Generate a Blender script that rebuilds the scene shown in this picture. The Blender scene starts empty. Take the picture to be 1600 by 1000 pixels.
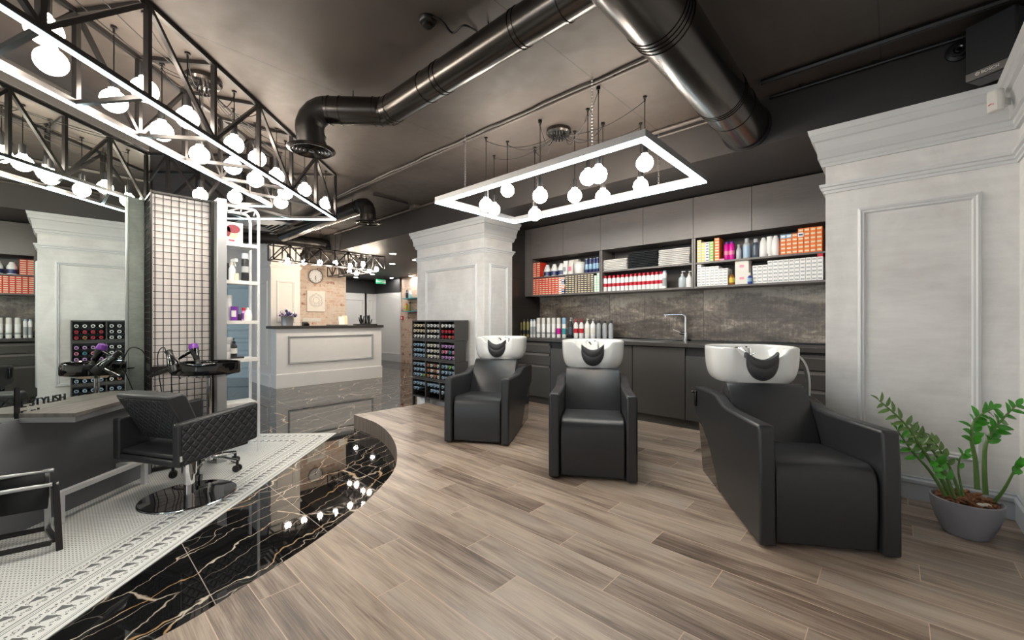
import bpy, bmesh, math, random
from mathutils import Vector, Matrix
PI = math.pi
R = math.radians
random.seed(7)
SC = bpy.context.scene
COL = SC.collection

# ------------------------------------------------------------------ camera, world, exposure
EYE = 1.297
YAW = R(42.6)
FPX = 652.0
cam_d = bpy.data.cameras.new('camera')
cam = bpy.data.objects.new('camera', cam_d)
COL.objects.link(cam)
cam.location = (0, 0, EYE)
cam.rotation_euler = (PI / 2, 0, YAW)
cam_d.sensor_width = 36.0
cam_d.lens = FPX / 1600 * 36.0
cam_d.shift_y = 1.0 / 1600
cam_d.clip_start = 0.02
SC.camera = cam

W = bpy.data.worlds.new('world')
SC.world = W
W.use_nodes = True
bg = W.node_tree.nodes['Background']
bg.inputs[0].default_value = (0.86, 0.93, 1.0, 1)
bg.inputs[1].default_value = 1.3

SC.view_settings.view_transform = 'Standard'
SC.view_settings.look = 'None'
SC.view_settings.gamma = 1.0
SC.view_settings.use_curve_mapping = False
SC.view_settings.exposure = 1.15
GLOBE_E = 26.0       # pendant globes
LED_E = 9.0          # cool LED strips
DOWN_E = 170.0        # recessed downlights

# ------------------------------------------------------------------ geometry of the place
# world: X runs along the cabinet wall (right = +X), Y towards it, floor z = 0, washing platform z = PZ
PZ = 0.165
CEIL = 3.0
LOWC = 2.64
S = math.sqrt(0.5)
FW = (-math.sin(YAW), math.cos(YAW))
RT = (math.cos(YAW), math.sin(YAW))
def isl(L, m, z=0.0):            # styling-island frame (turned 45 degrees) -> world
    return Vector((S * L - S * m, S * L + S * m, z))
def ray(px, py):
    u = (px - 800) / FPX
    return FW[0] + u * RT[0], FW[1] + u * RT[1], (501 - py) / FPX
def at_y(px, py, y):             # point of the vertical plane Y = y
    a = ray(px, py); t = y / a[1]
    return Vector((a[0] * t, y, EYE + a[2] * t))
def at_x(px, py, x):
    a = ray(px, py); t = x / a[0]
    return Vector((x, a[1] * t, EYE + a[2] * t))
def at_z(px, py, z):
    a = ray(px, py); t = (z - EYE) / a[2]
    return Vector((a[0] * t, a[1] * t, z))
def at_d(px, py, d):
    a = ray(px, py)
    return Vector((a[0] * d, a[1] * d, EYE + a[2] * d))

# ------------------------------------------------------------------ materials
def c8(h):
    h = h.lstrip('#'); o = []
    for i in (0, 2, 4):
        v = int(h[i:i + 2], 16) / 255
        o.append(v / 12.92 if v <= 0.04045 else ((v + 0.055) / 1.055) ** 2.4)
    return (o[0], o[1], o[2], 1.0)

class T:
    def __init__(s, name, rough=0.5, metal=0.0, spec=0.5):
        s.m = bpy.data.materials.new(name); s.m.use_nodes = True
        s.nt = s.m.node_tree; s.p = s.nt.nodes['Principled BSDF']
        s.p.inputs['Roughness'].default_value = rough
        s.p.inputs['Metallic'].default_value = metal
        s.p.inputs['Specular IOR Level'].default_value = spec
    def put(s, sock, v):
        if hasattr(v, 'is_linked') or isinstance(v, bpy.types.NodeSocket): s.nt.links.new(v, sock)
        elif isinstance(v, (tuple, list)) and len(v) == 3 and sock.type == 'RGBA': sock.default_value = (*v, 1)
        else: sock.default_value = v
    def node(s, typ, **kw):
        n = s.nt.nodes.new(typ)
        for k, v in kw.items(): setattr(n, k, v)
        return n
    def obj(s): return s.node('ShaderNodeTexCoord').outputs['Object']
    def xyz(s, v=None):
        n = s.node('ShaderNodeSeparateXYZ'); s.put(n.inputs[0], v if v is not None else s.obj()); return n.outputs
    def vec(s, x, y, z):
        n = s.node('ShaderNodeCombineXYZ')
        for i, q in enumerate((x, y, z)): s.put(n.inputs[i], q)
        return n.outputs[0]
    def map(s, v, scale=(1, 1, 1), rot=(0, 0, 0), loc=(0, 0, 0)):
        n = s.node('ShaderNodeMapping'); s.put(n.inputs[0], v)
        n.inputs['Location'].default_value = loc; n.inputs['Rotation'].default_value = rot; n.inputs['Scale'].default_value = scale
        return n.outputs[0]
    def ma(s, op, a, b=0.0, c=0.0):
        n = s.node('ShaderNodeMath', operation=op)
        for i, q in enumerate((a, b, c)): s.put(n.inputs[i], q)
        return n.outputs[0]
    def noise(s, v, scale=5, detail=4, rough=0.5, dist=0.0, out=0):
        n = s.node('ShaderNodeTexNoise'); s.put(n.inputs['Vector'], v)
        for k, q in (('Scale', scale), ('Detail', detail), ('Roughness', rough), ('Distortion', dist)): n.inputs[k].default_value = q
        return n.outputs[out]
    def white(s, v):
        n = s.node('ShaderNodeTexWhiteNoise', noise_dimensions='3D'); s.put(n.inputs['Vector'], v); return n.outputs['Value']
    def mix(s, f, a, b):
        n = s.node('ShaderNodeMix', data_type='RGBA'); s.put(n.inputs[0], f); s.put(n.inputs[6], a); s.put(n.inputs[7], b); return n.outputs[2]
    def ramp(s, f, stops):
        n = s.node('ShaderNodeValToRGB'); s.put(n.inputs[0], f); e = n.color_ramp.elements
        while len(e) < len(stops): e.new(0.5)
        for q, (p, c) in zip(e, stops):
            q.position = p; q.color = c if len(c) == 4 else (*c, 1)
        return n.outputs[0]
    def step(s, v, lo, hi):          # smooth 0..1
        n = s.node('ShaderNodeMapRange', interpolation_type='SMOOTHSTEP'); s.put(n.inputs[0], v); s.put(n.inputs[1], lo); s.put(n.inputs[2], hi); return n.outputs[0]
    def col(s, v): s.put(s.p.inputs['Base Color'], v); return s
    def rough(s, v): s.put(s.p.inputs['Roughness'], v); return s
    def bump(s, h, strength=0.3, dist=0.01):
        n = s.node('ShaderNodeBump'); s.put(n.inputs['Height'], h); n.inputs['Strength'].default_value = strength; n.inputs['Distance'].default_value = dist
        s.nt.links.new(n.outputs[0], s.p.inputs['Normal']); return s

def pm(name, hexcol, rough=0.5, metal=0.0, var=0.08, scale=8.0, bump=0.0, bscale=200.0, spec=0.5, coat=0.0):
    t = T(name, rough, metal, spec)
    c = c8(hexcol); o = t.obj()
    n = t.noise(o, scale, 3)
    lo = tuple(x * (1 - var) for x in c[:3]) + (1,); hi = tuple(min(1, x * (1 + var)) for x in c[:3]) + (1,)
    t.col(t.mix(n, lo, hi))
    if bump: t.bump(t.noise(o, bscale, 2), bump, 0.002)
    if coat: t.p.inputs['Coat Weight'].default_value = coat; t.p.inputs['Coat Roughness'].default_value = 0.05
    return t.m
def emit(name, hexcol, strength):
    t = T(name, 0.4); c = c8(hexcol); t.col(c)
    t.p.inputs['Emission Color'].default_value = c; t.p.inputs['Emission Strength'].default_value = strength
    return t.m

M = {}
def plaster():
    t = T('white_decorative_plaster', 0.6)
    o = t.obj()
    a = t.noise(t.map(o, (1, 1, 0.6)), 2.2, 6, 0.62, 0.8)
    b = t.noise(t.map(o, (3, 3, 14)), 1.6, 5, 0.6)
    f = t.ma('ADD', t.ma('MULTIPLY', a, 0.7), t.ma('MULTIPLY', b, 0.3))
    t.col(t.ramp(f, [(0.30, c8('c6c3c1')), (0.48, c8('d8d6d4')), (0.64, c8('e6e4e2'))]))
    t.bump(a, 0.12, 0.006); return t.m
M['plaster'] = plaster()
M['moulding'] = pm('painted_moulding_grey', 'd2d3d4', 0.5, var=0.03)
M['baseboard'] = pm('painted_baseboard', 'b9bdc2', 0.45, var=0.03)
M['plaster_warm'] = pm('cream_painted_panelling', 'e4dfd8', 0.55, var=0.04)
M['desk_white'] = pm('white_lacquered_panel', 'ecebe8', 0.4, var=0.03)
M['desk_grey'] = pm('grey_lacquered_line', 'a4a6a8', 0.4, var=0.03)
def concrete_ceiling():
    t = T('dark_painted_concrete', 0.42)
    o = t.obj()
    a = t.noise(o, 0.9, 7, 0.6, 0.6); b = t.noise(o, 9, 5, 0.65)
    f = t.ma('ADD', t.ma('MULTIPLY', a, 0.75), t.ma('MULTIPLY', b, 0.25))
    x = t.xyz(o)
    # slab joints every 1.5 m along X and one at Y
    j = t.ma('ABSOLUTE', t.ma('SUBTRACT', t.ma('FRACT', t.ma('DIVIDE', t.ma('ADD', x[0], 0.82 + 15), 1.5)), 0.5))
    jl = t.step(j, 0.0, 0.004)
    c = t.ramp(f, [(0.3, c8('37322f')), (0.5, c8('443d39')), (0.68, c8('534a45'))])
    t.col(t.mix(jl, c8('25211f'), c)); t.rough(t.ramp(b, [(0.3, (0.52,) * 3), (0.7, (0.68,) * 3)]))
    t.bump(f, 0.2, 0.012); return t.m
M['ceiling'] = concrete_ceiling()
M['beam'] = pm('dark_charcoal_paint', '353231', 0.5, var=0.08, scale=3, bump=0.05, bscale=60)
M['blackwall'] = pm('black_wall_paint', '2b2c2e', 0.55, var=0.06, scale=2)
def planks():
    t = T('wood_look_floor_planks', 0.38)
    o = t.obj(); x = t.xyz(o)
    rw, ln = 0.1655, 1.01
    v = t.ma('DIVIDE', t.ma('SUBTRACT', x[1], 1.874 - rw * 60), rw)
    row = t.ma('FLOOR', v); fv = t.ma('FRACT', v)
    u = t.ma('ADD', t.ma('ADD', t.ma('DIVIDE', t.ma('ADD', x[0], 0.344), ln), 40.0), t.ma('MULTIPLY', row, 0.3372))
    ci = t.ma('FLOOR', u); fu = t.ma('FRACT', u)
    rnd = t.white(t.vec(ci, row, 1.3)); rnd2 = t.white(t.vec(ci, row, 7.7))
    off = t.ma('MULTIPLY', rnd, 40.0)
    p = t.vec(t.ma('ADD', t.ma('MULTIPLY', x[0], 0.9), off), t.ma('ADD', t.ma('MULTIPLY', x[1], 11.0), off), rnd2)
    g1 = t.noise(p, 1.5, 6, 0.6, 0.9)
    g2 = t.noise(t.map(p, (1.6, 7, 1)), 3.0, 6, 0.72)
    g3 = t.noise(t.vec(t.ma('ADD', x[0], off), t.ma('MULTIPLY', x[1], 3.0), rnd), 1.7, 3)
    f = t.ma('ADD', t.ma('ADD', t.ma('MULTIPLY', g1, 0.46), t.ma('MULTIPLY', g2, 0.42)), t.ma('MULTIPLY', g3, 0.25))
    f = t.ma('ADD', f, t.ma('MULTIPLY', t.ma('SUBTRACT', rnd2, 0.5), 0.11))
    c = t.ramp(f, [(0.36, c8('3d322b')), (0.46, c8('725f53')), (0.54, c8('978475')), (0.64, c8('b5a291')), (0.78, c8('c8b8a8'))])
    c = t.mix(t.ma('MULTIPLY', t.step(g3, 0.5, 0.75), 0.35), c, c8('7c7b7e'))
    # hairline grout
    ev = t.ma('MULTIPLY', t.ma('MINIMUM', fv, t.ma('SUBTRACT', 1.0, fv)), rw)
    eu = t.ma('MULTIPLY', t.ma('MINIMUM', fu, t.ma('SUBTRACT', 1.0, fu)), ln)
    e = t.ma('MINIMUM', ev, eu)
    k = t.step(e, 0.0011, 0.0021)
    t.col(t.mix(k, c8('d0b49f'), c)); t.rough(t.ramp(g2, [(0.3, (0.3,) * 3), (0.75, (0.46,) * 3)]))
    t.bump(t.ma('ADD', t.ma('MULTIPLY', g2, 0.25), k), 0.15, 0.002); return t.m
M['planks'] = planks()
def riser():
    t = T('ribbed_wood_riser', 0.5)
    o = t.obj(); n = t.noise(t.map(o, (28, 28, 1.2)), 1.5, 4, 0.6)
    t.col(t.ramp(n, [(0.3, c8('5f544c')), (0.55, c8('85786d')), (0.75, c8('9c9085'))])); t.bump(n, 0.25, 0.004); return t.m
M['riser'] = riser()
def marble():
    t = T('black_marble_with_gold_veins', 0.025, spec=0.62)
    o = t.obj()
    q = t.map(o, (1, 1, 1), (0, 0, R(-118)))
    wv = t.noise(o, 2.2, 4, 0.6, 0, 1)
    n = t.node('ShaderNodeVectorMath', operation='MULTIPLY_ADD'); t.put(n.inputs[0], wv); n.inputs[1].default_value = (0.30,) * 3; t.put(n.inputs[2], q)
    q2 = t.map(n.outputs[0], (0.36, 1.6, 1))
    def vein(scale, w, seed):
        n2 = t.node('ShaderNodeTexVoronoi', feature='DISTANCE_TO_EDGE', voronoi_dimensions='2D'); t.put(n2.inputs['Vector'], t.map(q2, loc=(seed, seed * .7, 0))); n2.inputs['Scale'].default_value = scale; n2.inputs['Randomness'].default_value = 1.0
        return t.ma('SUBTRACT', 1.0, t.step(n2.outputs['Distance'], w * 0.2, w))
    v1 = vein(1.7, 0.0135, 3.1)
    v2 = vein(3.1, 0.0140, 11.3)
    v3 = vein(5.2, 0.0150, 23.9)
    msk = t.step(t.noise(o, 1.3, 3), 0.28, 0.44); msk2 = t.step(t.noise(t.map(o, loc=(5, 2, 0)), 1.9, 3), 0.34, 0.48)
    msk3 = t.step(t.noise(t.map(o, loc=(9, 7, 0)), 1.7, 2), 0.42, 0.58)
    cl = t.noise(o, 3.5, 6, 0.65, 0.4)
    c = t.ramp(cl, [(0.35, c8('0d0d0e')), (0.6, c8('171718')), (0.78, c8('262628'))])
    gold = t.mix(t.step(t.noise(o, 3, 2), .4, .6), c8('b98f60'), c8('ddcfbd'))
    c = t.mix(t.ma('MULTIPLY', t.ma('MULTIPLY', v1, msk), 0.95), c, gold)
    c = t.mix(t.ma('MULTIPLY', t.ma('MULTIPLY', v2, msk2), 0.8), c, t.mix(t.noise(o, 2.1, 2), c8('c0a078'), c8('d3cec8')))
    c = t.mix(t.ma('MULTIPLY', t.ma('MULTIPLY', v3, msk3), 0.45), c, c8('a49a90'))
    x = t.xyz(o)
    j = t.ma('MULTIPLY', t.ma('ABSOLUTE', t.ma('SUBTRACT', t.ma('FRACT', t.ma('DIVIDE', t.ma('ADD', x[1], 63.1 - 0.487 + 0.3155), 0.631)), 0.5)), 0.631)
    k = t.step(j, 0.0012, 0.0024)
    t.col(t.mix(k, c8('b0a59c'), c))
    return t.m
M['marble'] = marble()
def mosaic():
    t = T('patterned_black_white_mosaic', 0.4)
    x = t.xyz(t.obj())     # object frame: x = across (right edge at 0), y = along (far edge at 0), both negative inside
    ex = t.ma('MULTIPLY', x[0], -1.0); ey = t.ma('MULTIPLY', x[1], -1.0)
    e = t.ma('MINIMUM', ex, ey)
    isx = t.ma('LESS_THAN', ex, ey)
    al = t.ma('ADD', t.ma('MULTIPLY', isx, ey), t.ma('MULTIPLY', t.ma('SUBTRACT', 1.0, isx), ex))
    def line(p, w):
        d = t.ma('ABSOLUTE', t.ma('SUBTRACT', e, p)); return t.ma('LESS_THAN', d, w)
    dark = line(0.024, 0.0022)
    for p, w in ((0.034, 0.0012), (0.203, 0.0022), (0.215, 0.0012), (0.228, 0.003), (0.372, 0.0012), (0.383, 0.0022), (0.397, 0.0012)):
        dark = t.ma('MAXIMUM', dark, line(p, w))
    # border ornaments: leaf, scroll dots and squares repeating along two bands
    def band(e0, w):
        s = t.ma('DIVIDE', t.ma('SUBTRACT', e, e0), w)
        ins = t.ma('MULTIPLY', t.ma('GREATER_THAN', s, 0.0), t.ma('LESS_THAN', s, 1.0))
        tt = t.ma('FRACT', t.ma('DIVIDE', al, 0.066))
        sc = t.ma('ABSOLUTE', t.ma('SUBTRACT', s, t.ma('ADD', 0.42, t.ma('MULTIPLY', tt, 0.2))))
        leaf = t.ma('MULTIPLY', t.ma('LESS_THAN', sc, t.ma('MULTIPLY', t.ma('SUBTRACT', 0.80, tt), 0.30)), t.ma('GREATER_THAN', tt, 0.08))
        def dot(ts, ss, r0, r1):
            a = t.ma('MULTIPLY', t.ma('SUBTRACT', tt, ts), 0.066); b = t.ma('MULTIPLY', t.ma('SUBTRACT', s, ss), w)
            d = t.ma('SQRT', t.ma('ADD', t.ma('MULTIPLY', a, a), t.ma('MULTIPLY', b, b)))
            return t.ma('MULTIPLY', t.ma('GREATER_THAN', d, r0), t.ma('LESS_THAN', d, r1))
        g = leaf
        for q in ((0.5, 0.16, 0.006, 0.0095), (0.5, 0.84, 0.007, 0.0105), (0.0, 0.86, 0.0, 0.006), (1.0, 0.86, 0.0, 0.006), (0.0, 0.14, 0.0, 0.005), (1.0, 0.14, 0.0, 0.005), (0.86, 0.55, 0.005, 0.008), (0.5, 0.16, 0, 0.003), (0.25, 0.22, 0.004, 0.0065), (0.75, 0.22, 0.004, 0.0065), (0.25, 0.80, 0.004, 0.007), (0.75, 0.80, 0.004, 0.007), (0.12, 0.40, 0.003, 0.006)):
            g = t.ma('MAXIMUM', g, dot(*q))
        return t.ma('MULTIPLY', g, ins)
    dark = t.ma('MAXIMUM', dark, t.ma('MAXIMUM', band(0.045, 0.15), band(0.24, 0.125)))
    # field: little dark lozenges on a grid
    P = 0.0205
    a = t.ma('ABSOLUTE', t.ma('SUBTRACT', t.ma('FRACT', t.ma('DIVIDE', ex, P)), 0.5)); b = t.ma('ABSOLUTE', t.ma('SUBTRACT', t.ma('FRACT', t.ma('DIVIDE', ey, P)), 0.5))
    dm = t.ma('LESS_THAN', t.ma('ADD', a, b), 0.25)
    ga = t.ma('LESS_THAN', t.ma('MINIMUM', t.ma('SUBTRACT', 0.5, a), t.ma('SUBTRACT', 0.5, b)), 0.05)
    fld = t.ma('GREATER_THAN', e, 0.405)
    c = t.mix(t.noise(t.obj(), 6, 2), c8('e0e1df'), c8('eeefec'))
    c = t.mix(t.ma('MULTIPLY', fld, t.ma('MULTIPLY', ga, 0.45)), c, c8('7c8080'))
    c = t.mix(t.ma('MULTIPLY', fld, dm), c, c8('2a2c2e'))
    c = t.mix(t.ma('MULTIPLY', dark, 0.9), c, c8('3c3e40'))
    t.col(c); return t.m
M['mosaic'] = mosaic()
def backsplash():
    t = T('oxidised_metal_look_panel', 0.33)
    o = t.obj(); x = t.xyz(o)
    pid = t.ma('FLOOR', t.ma('DIVIDE', t.ma('ADD', x[0], 1.62 + 12), 1.2))
    sh = t.ma('MULTIPLY', t.white(t.vec(pid, 0, 0)), 9.0)
    v = t.vec(t.ma('ADD', x[0], sh), sh, x[2])
    a = t.noise(t.map(v, (1.0, 1, 3.2)), 1.9, 8, 0.66, 0.6)
    b = t.noise(t.map(v, (26, 1, 30)), 1.0, 5, 0.75)
    g = t.noise(t.map(v, (60, 1, 3)), 1.0, 2, 0.5)
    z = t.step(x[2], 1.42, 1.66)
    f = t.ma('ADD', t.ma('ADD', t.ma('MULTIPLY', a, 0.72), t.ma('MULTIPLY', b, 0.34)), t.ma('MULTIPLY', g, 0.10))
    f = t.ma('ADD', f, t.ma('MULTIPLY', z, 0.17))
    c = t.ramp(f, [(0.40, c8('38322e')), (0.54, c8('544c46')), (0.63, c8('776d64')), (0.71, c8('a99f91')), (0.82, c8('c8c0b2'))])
    j = t.ma('MULTIPLY', t.ma('ABSOLUTE', t.ma('SUBTRACT', t.ma('FRACT', t.ma('DIVIDE', t.ma('ADD', x[0], 1.62 + 12.6), 1.2)), 0.5)), 1.2)
    t.col(t.mix(t.step(j, 0.001, 0.003), c8('2a2624'), c)); t.rough(t.ramp(b, [(0.3, (0.25,) * 3), (0.7, (0.45,) * 3)]))
    return t.m
M['backsplash'] = backsplash()
def cabinet():
    t = T('warm_grey_brushed_laminate', 0.36)
    o = t.obj(); n = t.noise(t.map(o, (2, 2, 60)), 3, 4, 0.6)
    t.col(t.ramp(n, [(0.3, c8('5c5654')), (0.7, c8('686260'))])); t.bump(n, 0.06, 0.001); return t.m
M['cab'] = cabinet()
M['cab_dark'] = pm('dark_grey_laminate', '42403e', 0.4, var=0.06, scale=5)
M['cab_in'] = pm('cabinet_interior_grey', '5a5553', 0.5, var=0.05)
M['recess'] = pm('black_recess', '151414', 0.5)
M['worktop'] = pm('charcoal_worktop', '3a3735', 0.35, var=0.1, scale=20)
M['leather'] = pm('black_leatherette', '2a2b2d', 0.36, var=0.06, scale=12, bump=0.12, bscale=420)
M['leather2'] = pm('black_salon_leatherette', '353639', 0.36, var=0.06, scale=12, bump=0.12, bscale=420)
def quilt():
    t = T('quilted_black_leatherette', 0.42)
    x = t.xyz(t.obj()); P = 0.062
    u = t.ma('DIVIDE', t.ma('ADD', x[1], x[2]), P); v = t.ma('DIVIDE', t.ma('SUBTRACT', x[1], x[2]), P)
    a = t.ma('ABSOLUTE', t.ma('SUBTRACT', t.ma('FRACT', u), 0.5)); b = t.ma('ABSOLUTE', t.ma('SUBTRACT', t.ma('FRACT', v), 0.5))
    m = t.ma('SUBTRACT', 0.5, t.ma('MAXIMUM', a, b)); h = t.step(m, 0.0, 0.22)
    t.col(t.mix(t.step(m, 0.0, 0.05), c8('222225'), c8('3a3b3f'))); t.bump(h, 0.9, 0.012); return t.m
M['quilt'] = quilt()
def quiltx():
    t = T('quilted_leatherette_back', 0.42)
    x = t.xyz(t.obj()); P = 0.055
    u = t.ma('DIVIDE', t.ma('ADD', x[0], x[2]), P); v = t.ma('DIVIDE', t.ma('SUBTRACT', x[0], x[2]), P)
    a = t.ma('ABSOLUTE', t.ma('SUBTRACT', t.ma('FRACT', u), 0.5)); b = t.ma('ABSOLUTE', t.ma('SUBTRACT', t.ma('FRACT', v), 0.5))
    m = t.ma('SUBTRACT', 0.5, t.ma('MAXIMUM', a, b)); h = t.step(m, 0.0, 0.22)
    t.col(t.mix(t.step(m, 0.0, 0.05), c8('28282b'), c8('3e3f43'))); t.bump(h, 0.8, 0.01); return t.m
M['quiltx'] = quiltx()
M['ceramic'] = pm('white_glazed_ceramic', 'e4e4e2', 0.12, var=0.02, coat=0.6)
M['gel'] = pm('dark_rubber_neck_rest', '39383a', 0.45, var=0.04)
M['gloss_black'] = pm('gloss_black_lacquer', '0e0e10', 0.06, var=0.05, coat=0.8)
M['chrome'] = pm('polished_chrome', 'e6e6e8', 0.06, 1.0, var=0.02)
M['steel'] = pm('brushed_steel', 'b9babc', 0.3, 1.0, var=0.06, scale=40)
M['alu'] = pm('satin_aluminium', 'bfc1c4', 0.38, 0.85, var=0.04)
M['white_metal'] = pm('white_coated_metal', 'e4e5e7', 0.4, 0.15, var=0.03)
M['black_metal'] = pm('black_coated_steel', '242222', 0.35, 0.3, var=0.08)
M['duct'] = pm('dark_polished_duct_metal', '54504d', 0.24, 0.95, var=0.12, scale=3)
M['duct_dark'] = pm('dark_flexible_duct', '2c2a29', 0.35, 0.6, var=0.12, scale=6)
M['cord'] = pm('black_cable', '161515', 0.5)
M['conduit'] = pm('grey_brown_conduit', '57504c', 0.45, var=0.08)
M['black_plastic'] = pm('black_plastic', '1b1b1d', 0.35, var=0.05)
M['grey_plastic'] = pm('grey_plastic', '6b6765', 0.45, var=0.05)
M['white_plastic'] = pm('white_plastic', 'dedcd6', 0.4, var=0.02)
M['globe'] = emit('warm_glowing_globe', 'fff0de', GLOBE_E)
M['globe_reception'] = emit('warm_reception_bulb', 'ffeed8', GLOBE_E * 2.5)
M['led'] = emit('cool_white_led', 'd9f5ff', LED_E)
M['down'] = emit('downlight_diffuser', 'fff6ec', DOWN_E)
M['station'] = pm('graphite_laminate', '6b6c70', 0.42, var=0.06, scale=6)
M['wood_grey'] = (lambda t: (t.col(t.ramp(t.noise(t.map(t.obj(), (12, 1.5, 1)), 3, 5, 0.6), [(0.3, c8('57534f')), (0.7, c8('787370'))])), t.m)[1])(T('grey_wood_desk_top', 0.42))
def concrete():
    t = T('polished_concrete_panel', 0.5)
    o = t.obj(); a = t.noise(o, 2.4, 7, 0.62, 0.5); b = t.noise(t.map(o, (8, 8, 22)), 1.5, 4, 0.7)
    f = t.ma('ADD', t.ma('MULTIPLY', a, 0.7), t.ma('MULTIPLY', b, 0.3))
    t.col(t.ramp(f, [(0.32, c8('7d817e')), (0.5, c8('9a9e9b')), (0.66, c8('b4b7b4'))])); t.bump(f, 0.15, 0.004); return t.m
M['concrete'] = concrete()
M['mirror'] = (lambda t: (t.col(t.mix(t.noise(t.obj(), 0.7, 1), (0.84, 0.90, 0.865, 1), (0.86, 0.92, 0.885, 1))), t.m)[1])(T('silvered_mirror_glass', 0.0, 1.0))
M['white_panel'] = pm('off_white_backing_panel', 'dcd6d4', 0.6, var=0.04, scale=30)
def brick(name, c1, c2, c3, mort, sx):
    t = T(name, 0.75)
    x = t.xyz(t.obj())
    v = t.vec(x[1] if sx == 'y' else x[0], x[2], 0.0)
    n = t.node('ShaderNodeTexBrick'); t.put(n.inputs['Vector'], v)
    n.inputs['Scale'].default_value = 1.0; n.inputs['Brick Width'].default_value = 0.23; n.inputs['Row Height'].default_value = 0.075
    n.inputs['Mortar Size'].default_value = 0.006; n.inputs['Mortar Smooth'].default_value = 0.3; n.inputs['Bias'].default_value = 0.0
    n.inputs['Color1'].default_value = (0, 0, 0, 1); n.inputs['Color2'].default_value = (1, 1, 1, 1); n.inputs['Mortar'].default_value = (0.5, 0.5, 0.5, 1)
    nz = t.noise(t.obj(), 14, 5, 0.7)
    f = t.ma('ADD', n.outputs['Color'], t.ma('MULTIPLY', t.ma('SUBTRACT', nz, 0.5), 0.5))
    c = t.ramp(f, [(0.05, c8(c3)), (0.16, c8(c2)), (0.35, c8(c1)), (0.75, c8(c1)), (1.0, c8(c2))])
    c = t.mix(t.step(nz, 0.36, 0.62), c, c8(mort))
    t.col(t.mix(n.outputs['Fac'], c, c8(mort))); t.bump(t.ma('SUBTRACT', 1.0, n.outputs['Fac']), 0.5, 0.008); return t.m
M['brick'] = brick('whitewashed_brick', 'd5bba6', 'c59a80', '9a5a44', 'dccfc2', 'y')
M['brick2'] = brick('weathered_brick', 'b79b87', 'a47c66', '70402f', 'b9aa9c', 'x')
M['door'] = pm('grey_white_door_paint', 'd0d2d2', 0.5, var=0.03)
M['cool_lit_wall'] = pm('white_panelling_cool_lit', 'bcd3db', 0.45, var=0.05)  # white panelling; the cool light on it is put into the colour
M['frame_white'] = pm('white_frame_paint', 'e2e0dc', 0.4, var=0.02)
M['leaf'] = pm('glossy_green_leaf', '44922c', 0.22, var=0.45, scale=26)
M['leaf_old'] = pm('dull_green_leaf', '5a7a3a', 0.36, var=0.4, scale=26)
M['stem'] = pm('green_plant_stem', '5a7a3c', 0.5, var=0.25, scale=20)
M['bark'] = pm('brown_bark_mulch', '7a4f34', 0.8, var=0.5, scale=60)
M['pebble'] = pm('pale_pebble', 'cfc7b4', 0.5, var=0.15)
M['pot'] = pm('grey_ceramic_pot', '8a888c', 0.35, var=0.06)
M['towel_w'] = pm('white_terry_cloth', 'e0ddda', 0.9, var=0.05, scale=40, bump=0.5, bscale=300)
M['towel_b'] = pm('black_terry_cloth', '23262a', 0.9, var=0.15, scale=40, bump=0.5, bscale=300)
M['fabric_b'] = pm('black_canvas', '1f2022', 0.75, var=0.1, scale=30)
for k, h, r in (('red', 'd63a22', .45), ('orange', 'e8762a', .45), ('brown', '4d443c', .5), ('mint', 'b9d6bf', .5), ('cream', 'e3d7b8', .45), ('yellow', 'd8c24a', .45), ('green', '8fbe4e', .45),
                ('white', 'f2f1f0', .45), ('silver', 'b9bdc4', .3), ('magenta', 'd6169a', .3), ('blue', '2f45a8', .35), ('navy', '2b3566', .35), ('olive', '8a8450', .35), ('slate', '4a5564', .35),
                ('skyblue', '8fb4d0', .35), ('dark', '26282c', .35), ('amber', '9a6420', .25), ('pink', 'e58aa8', .4), ('purple', '7a3aa0', .35), ('lilac', 'c79bd6', .4), ('teal', '3f9aa6', .35), ('grey', 'a9adb0', .4),
                ('clear', 'c3ccd2', .1), ('copper', 'b0744c', .3), ('paleblue', 'a3bfd6', .35), ('exit', '1c9a6a', .5), ('crimson', 'c41a30', .4), ('skin', 'd8a890', .5), ('wine', '7a1a2c', .5), ('paper', 'e8e4dc', .6)):
    M[k] = pm('packaging_' + k, h, r, var=0.05)

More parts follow.
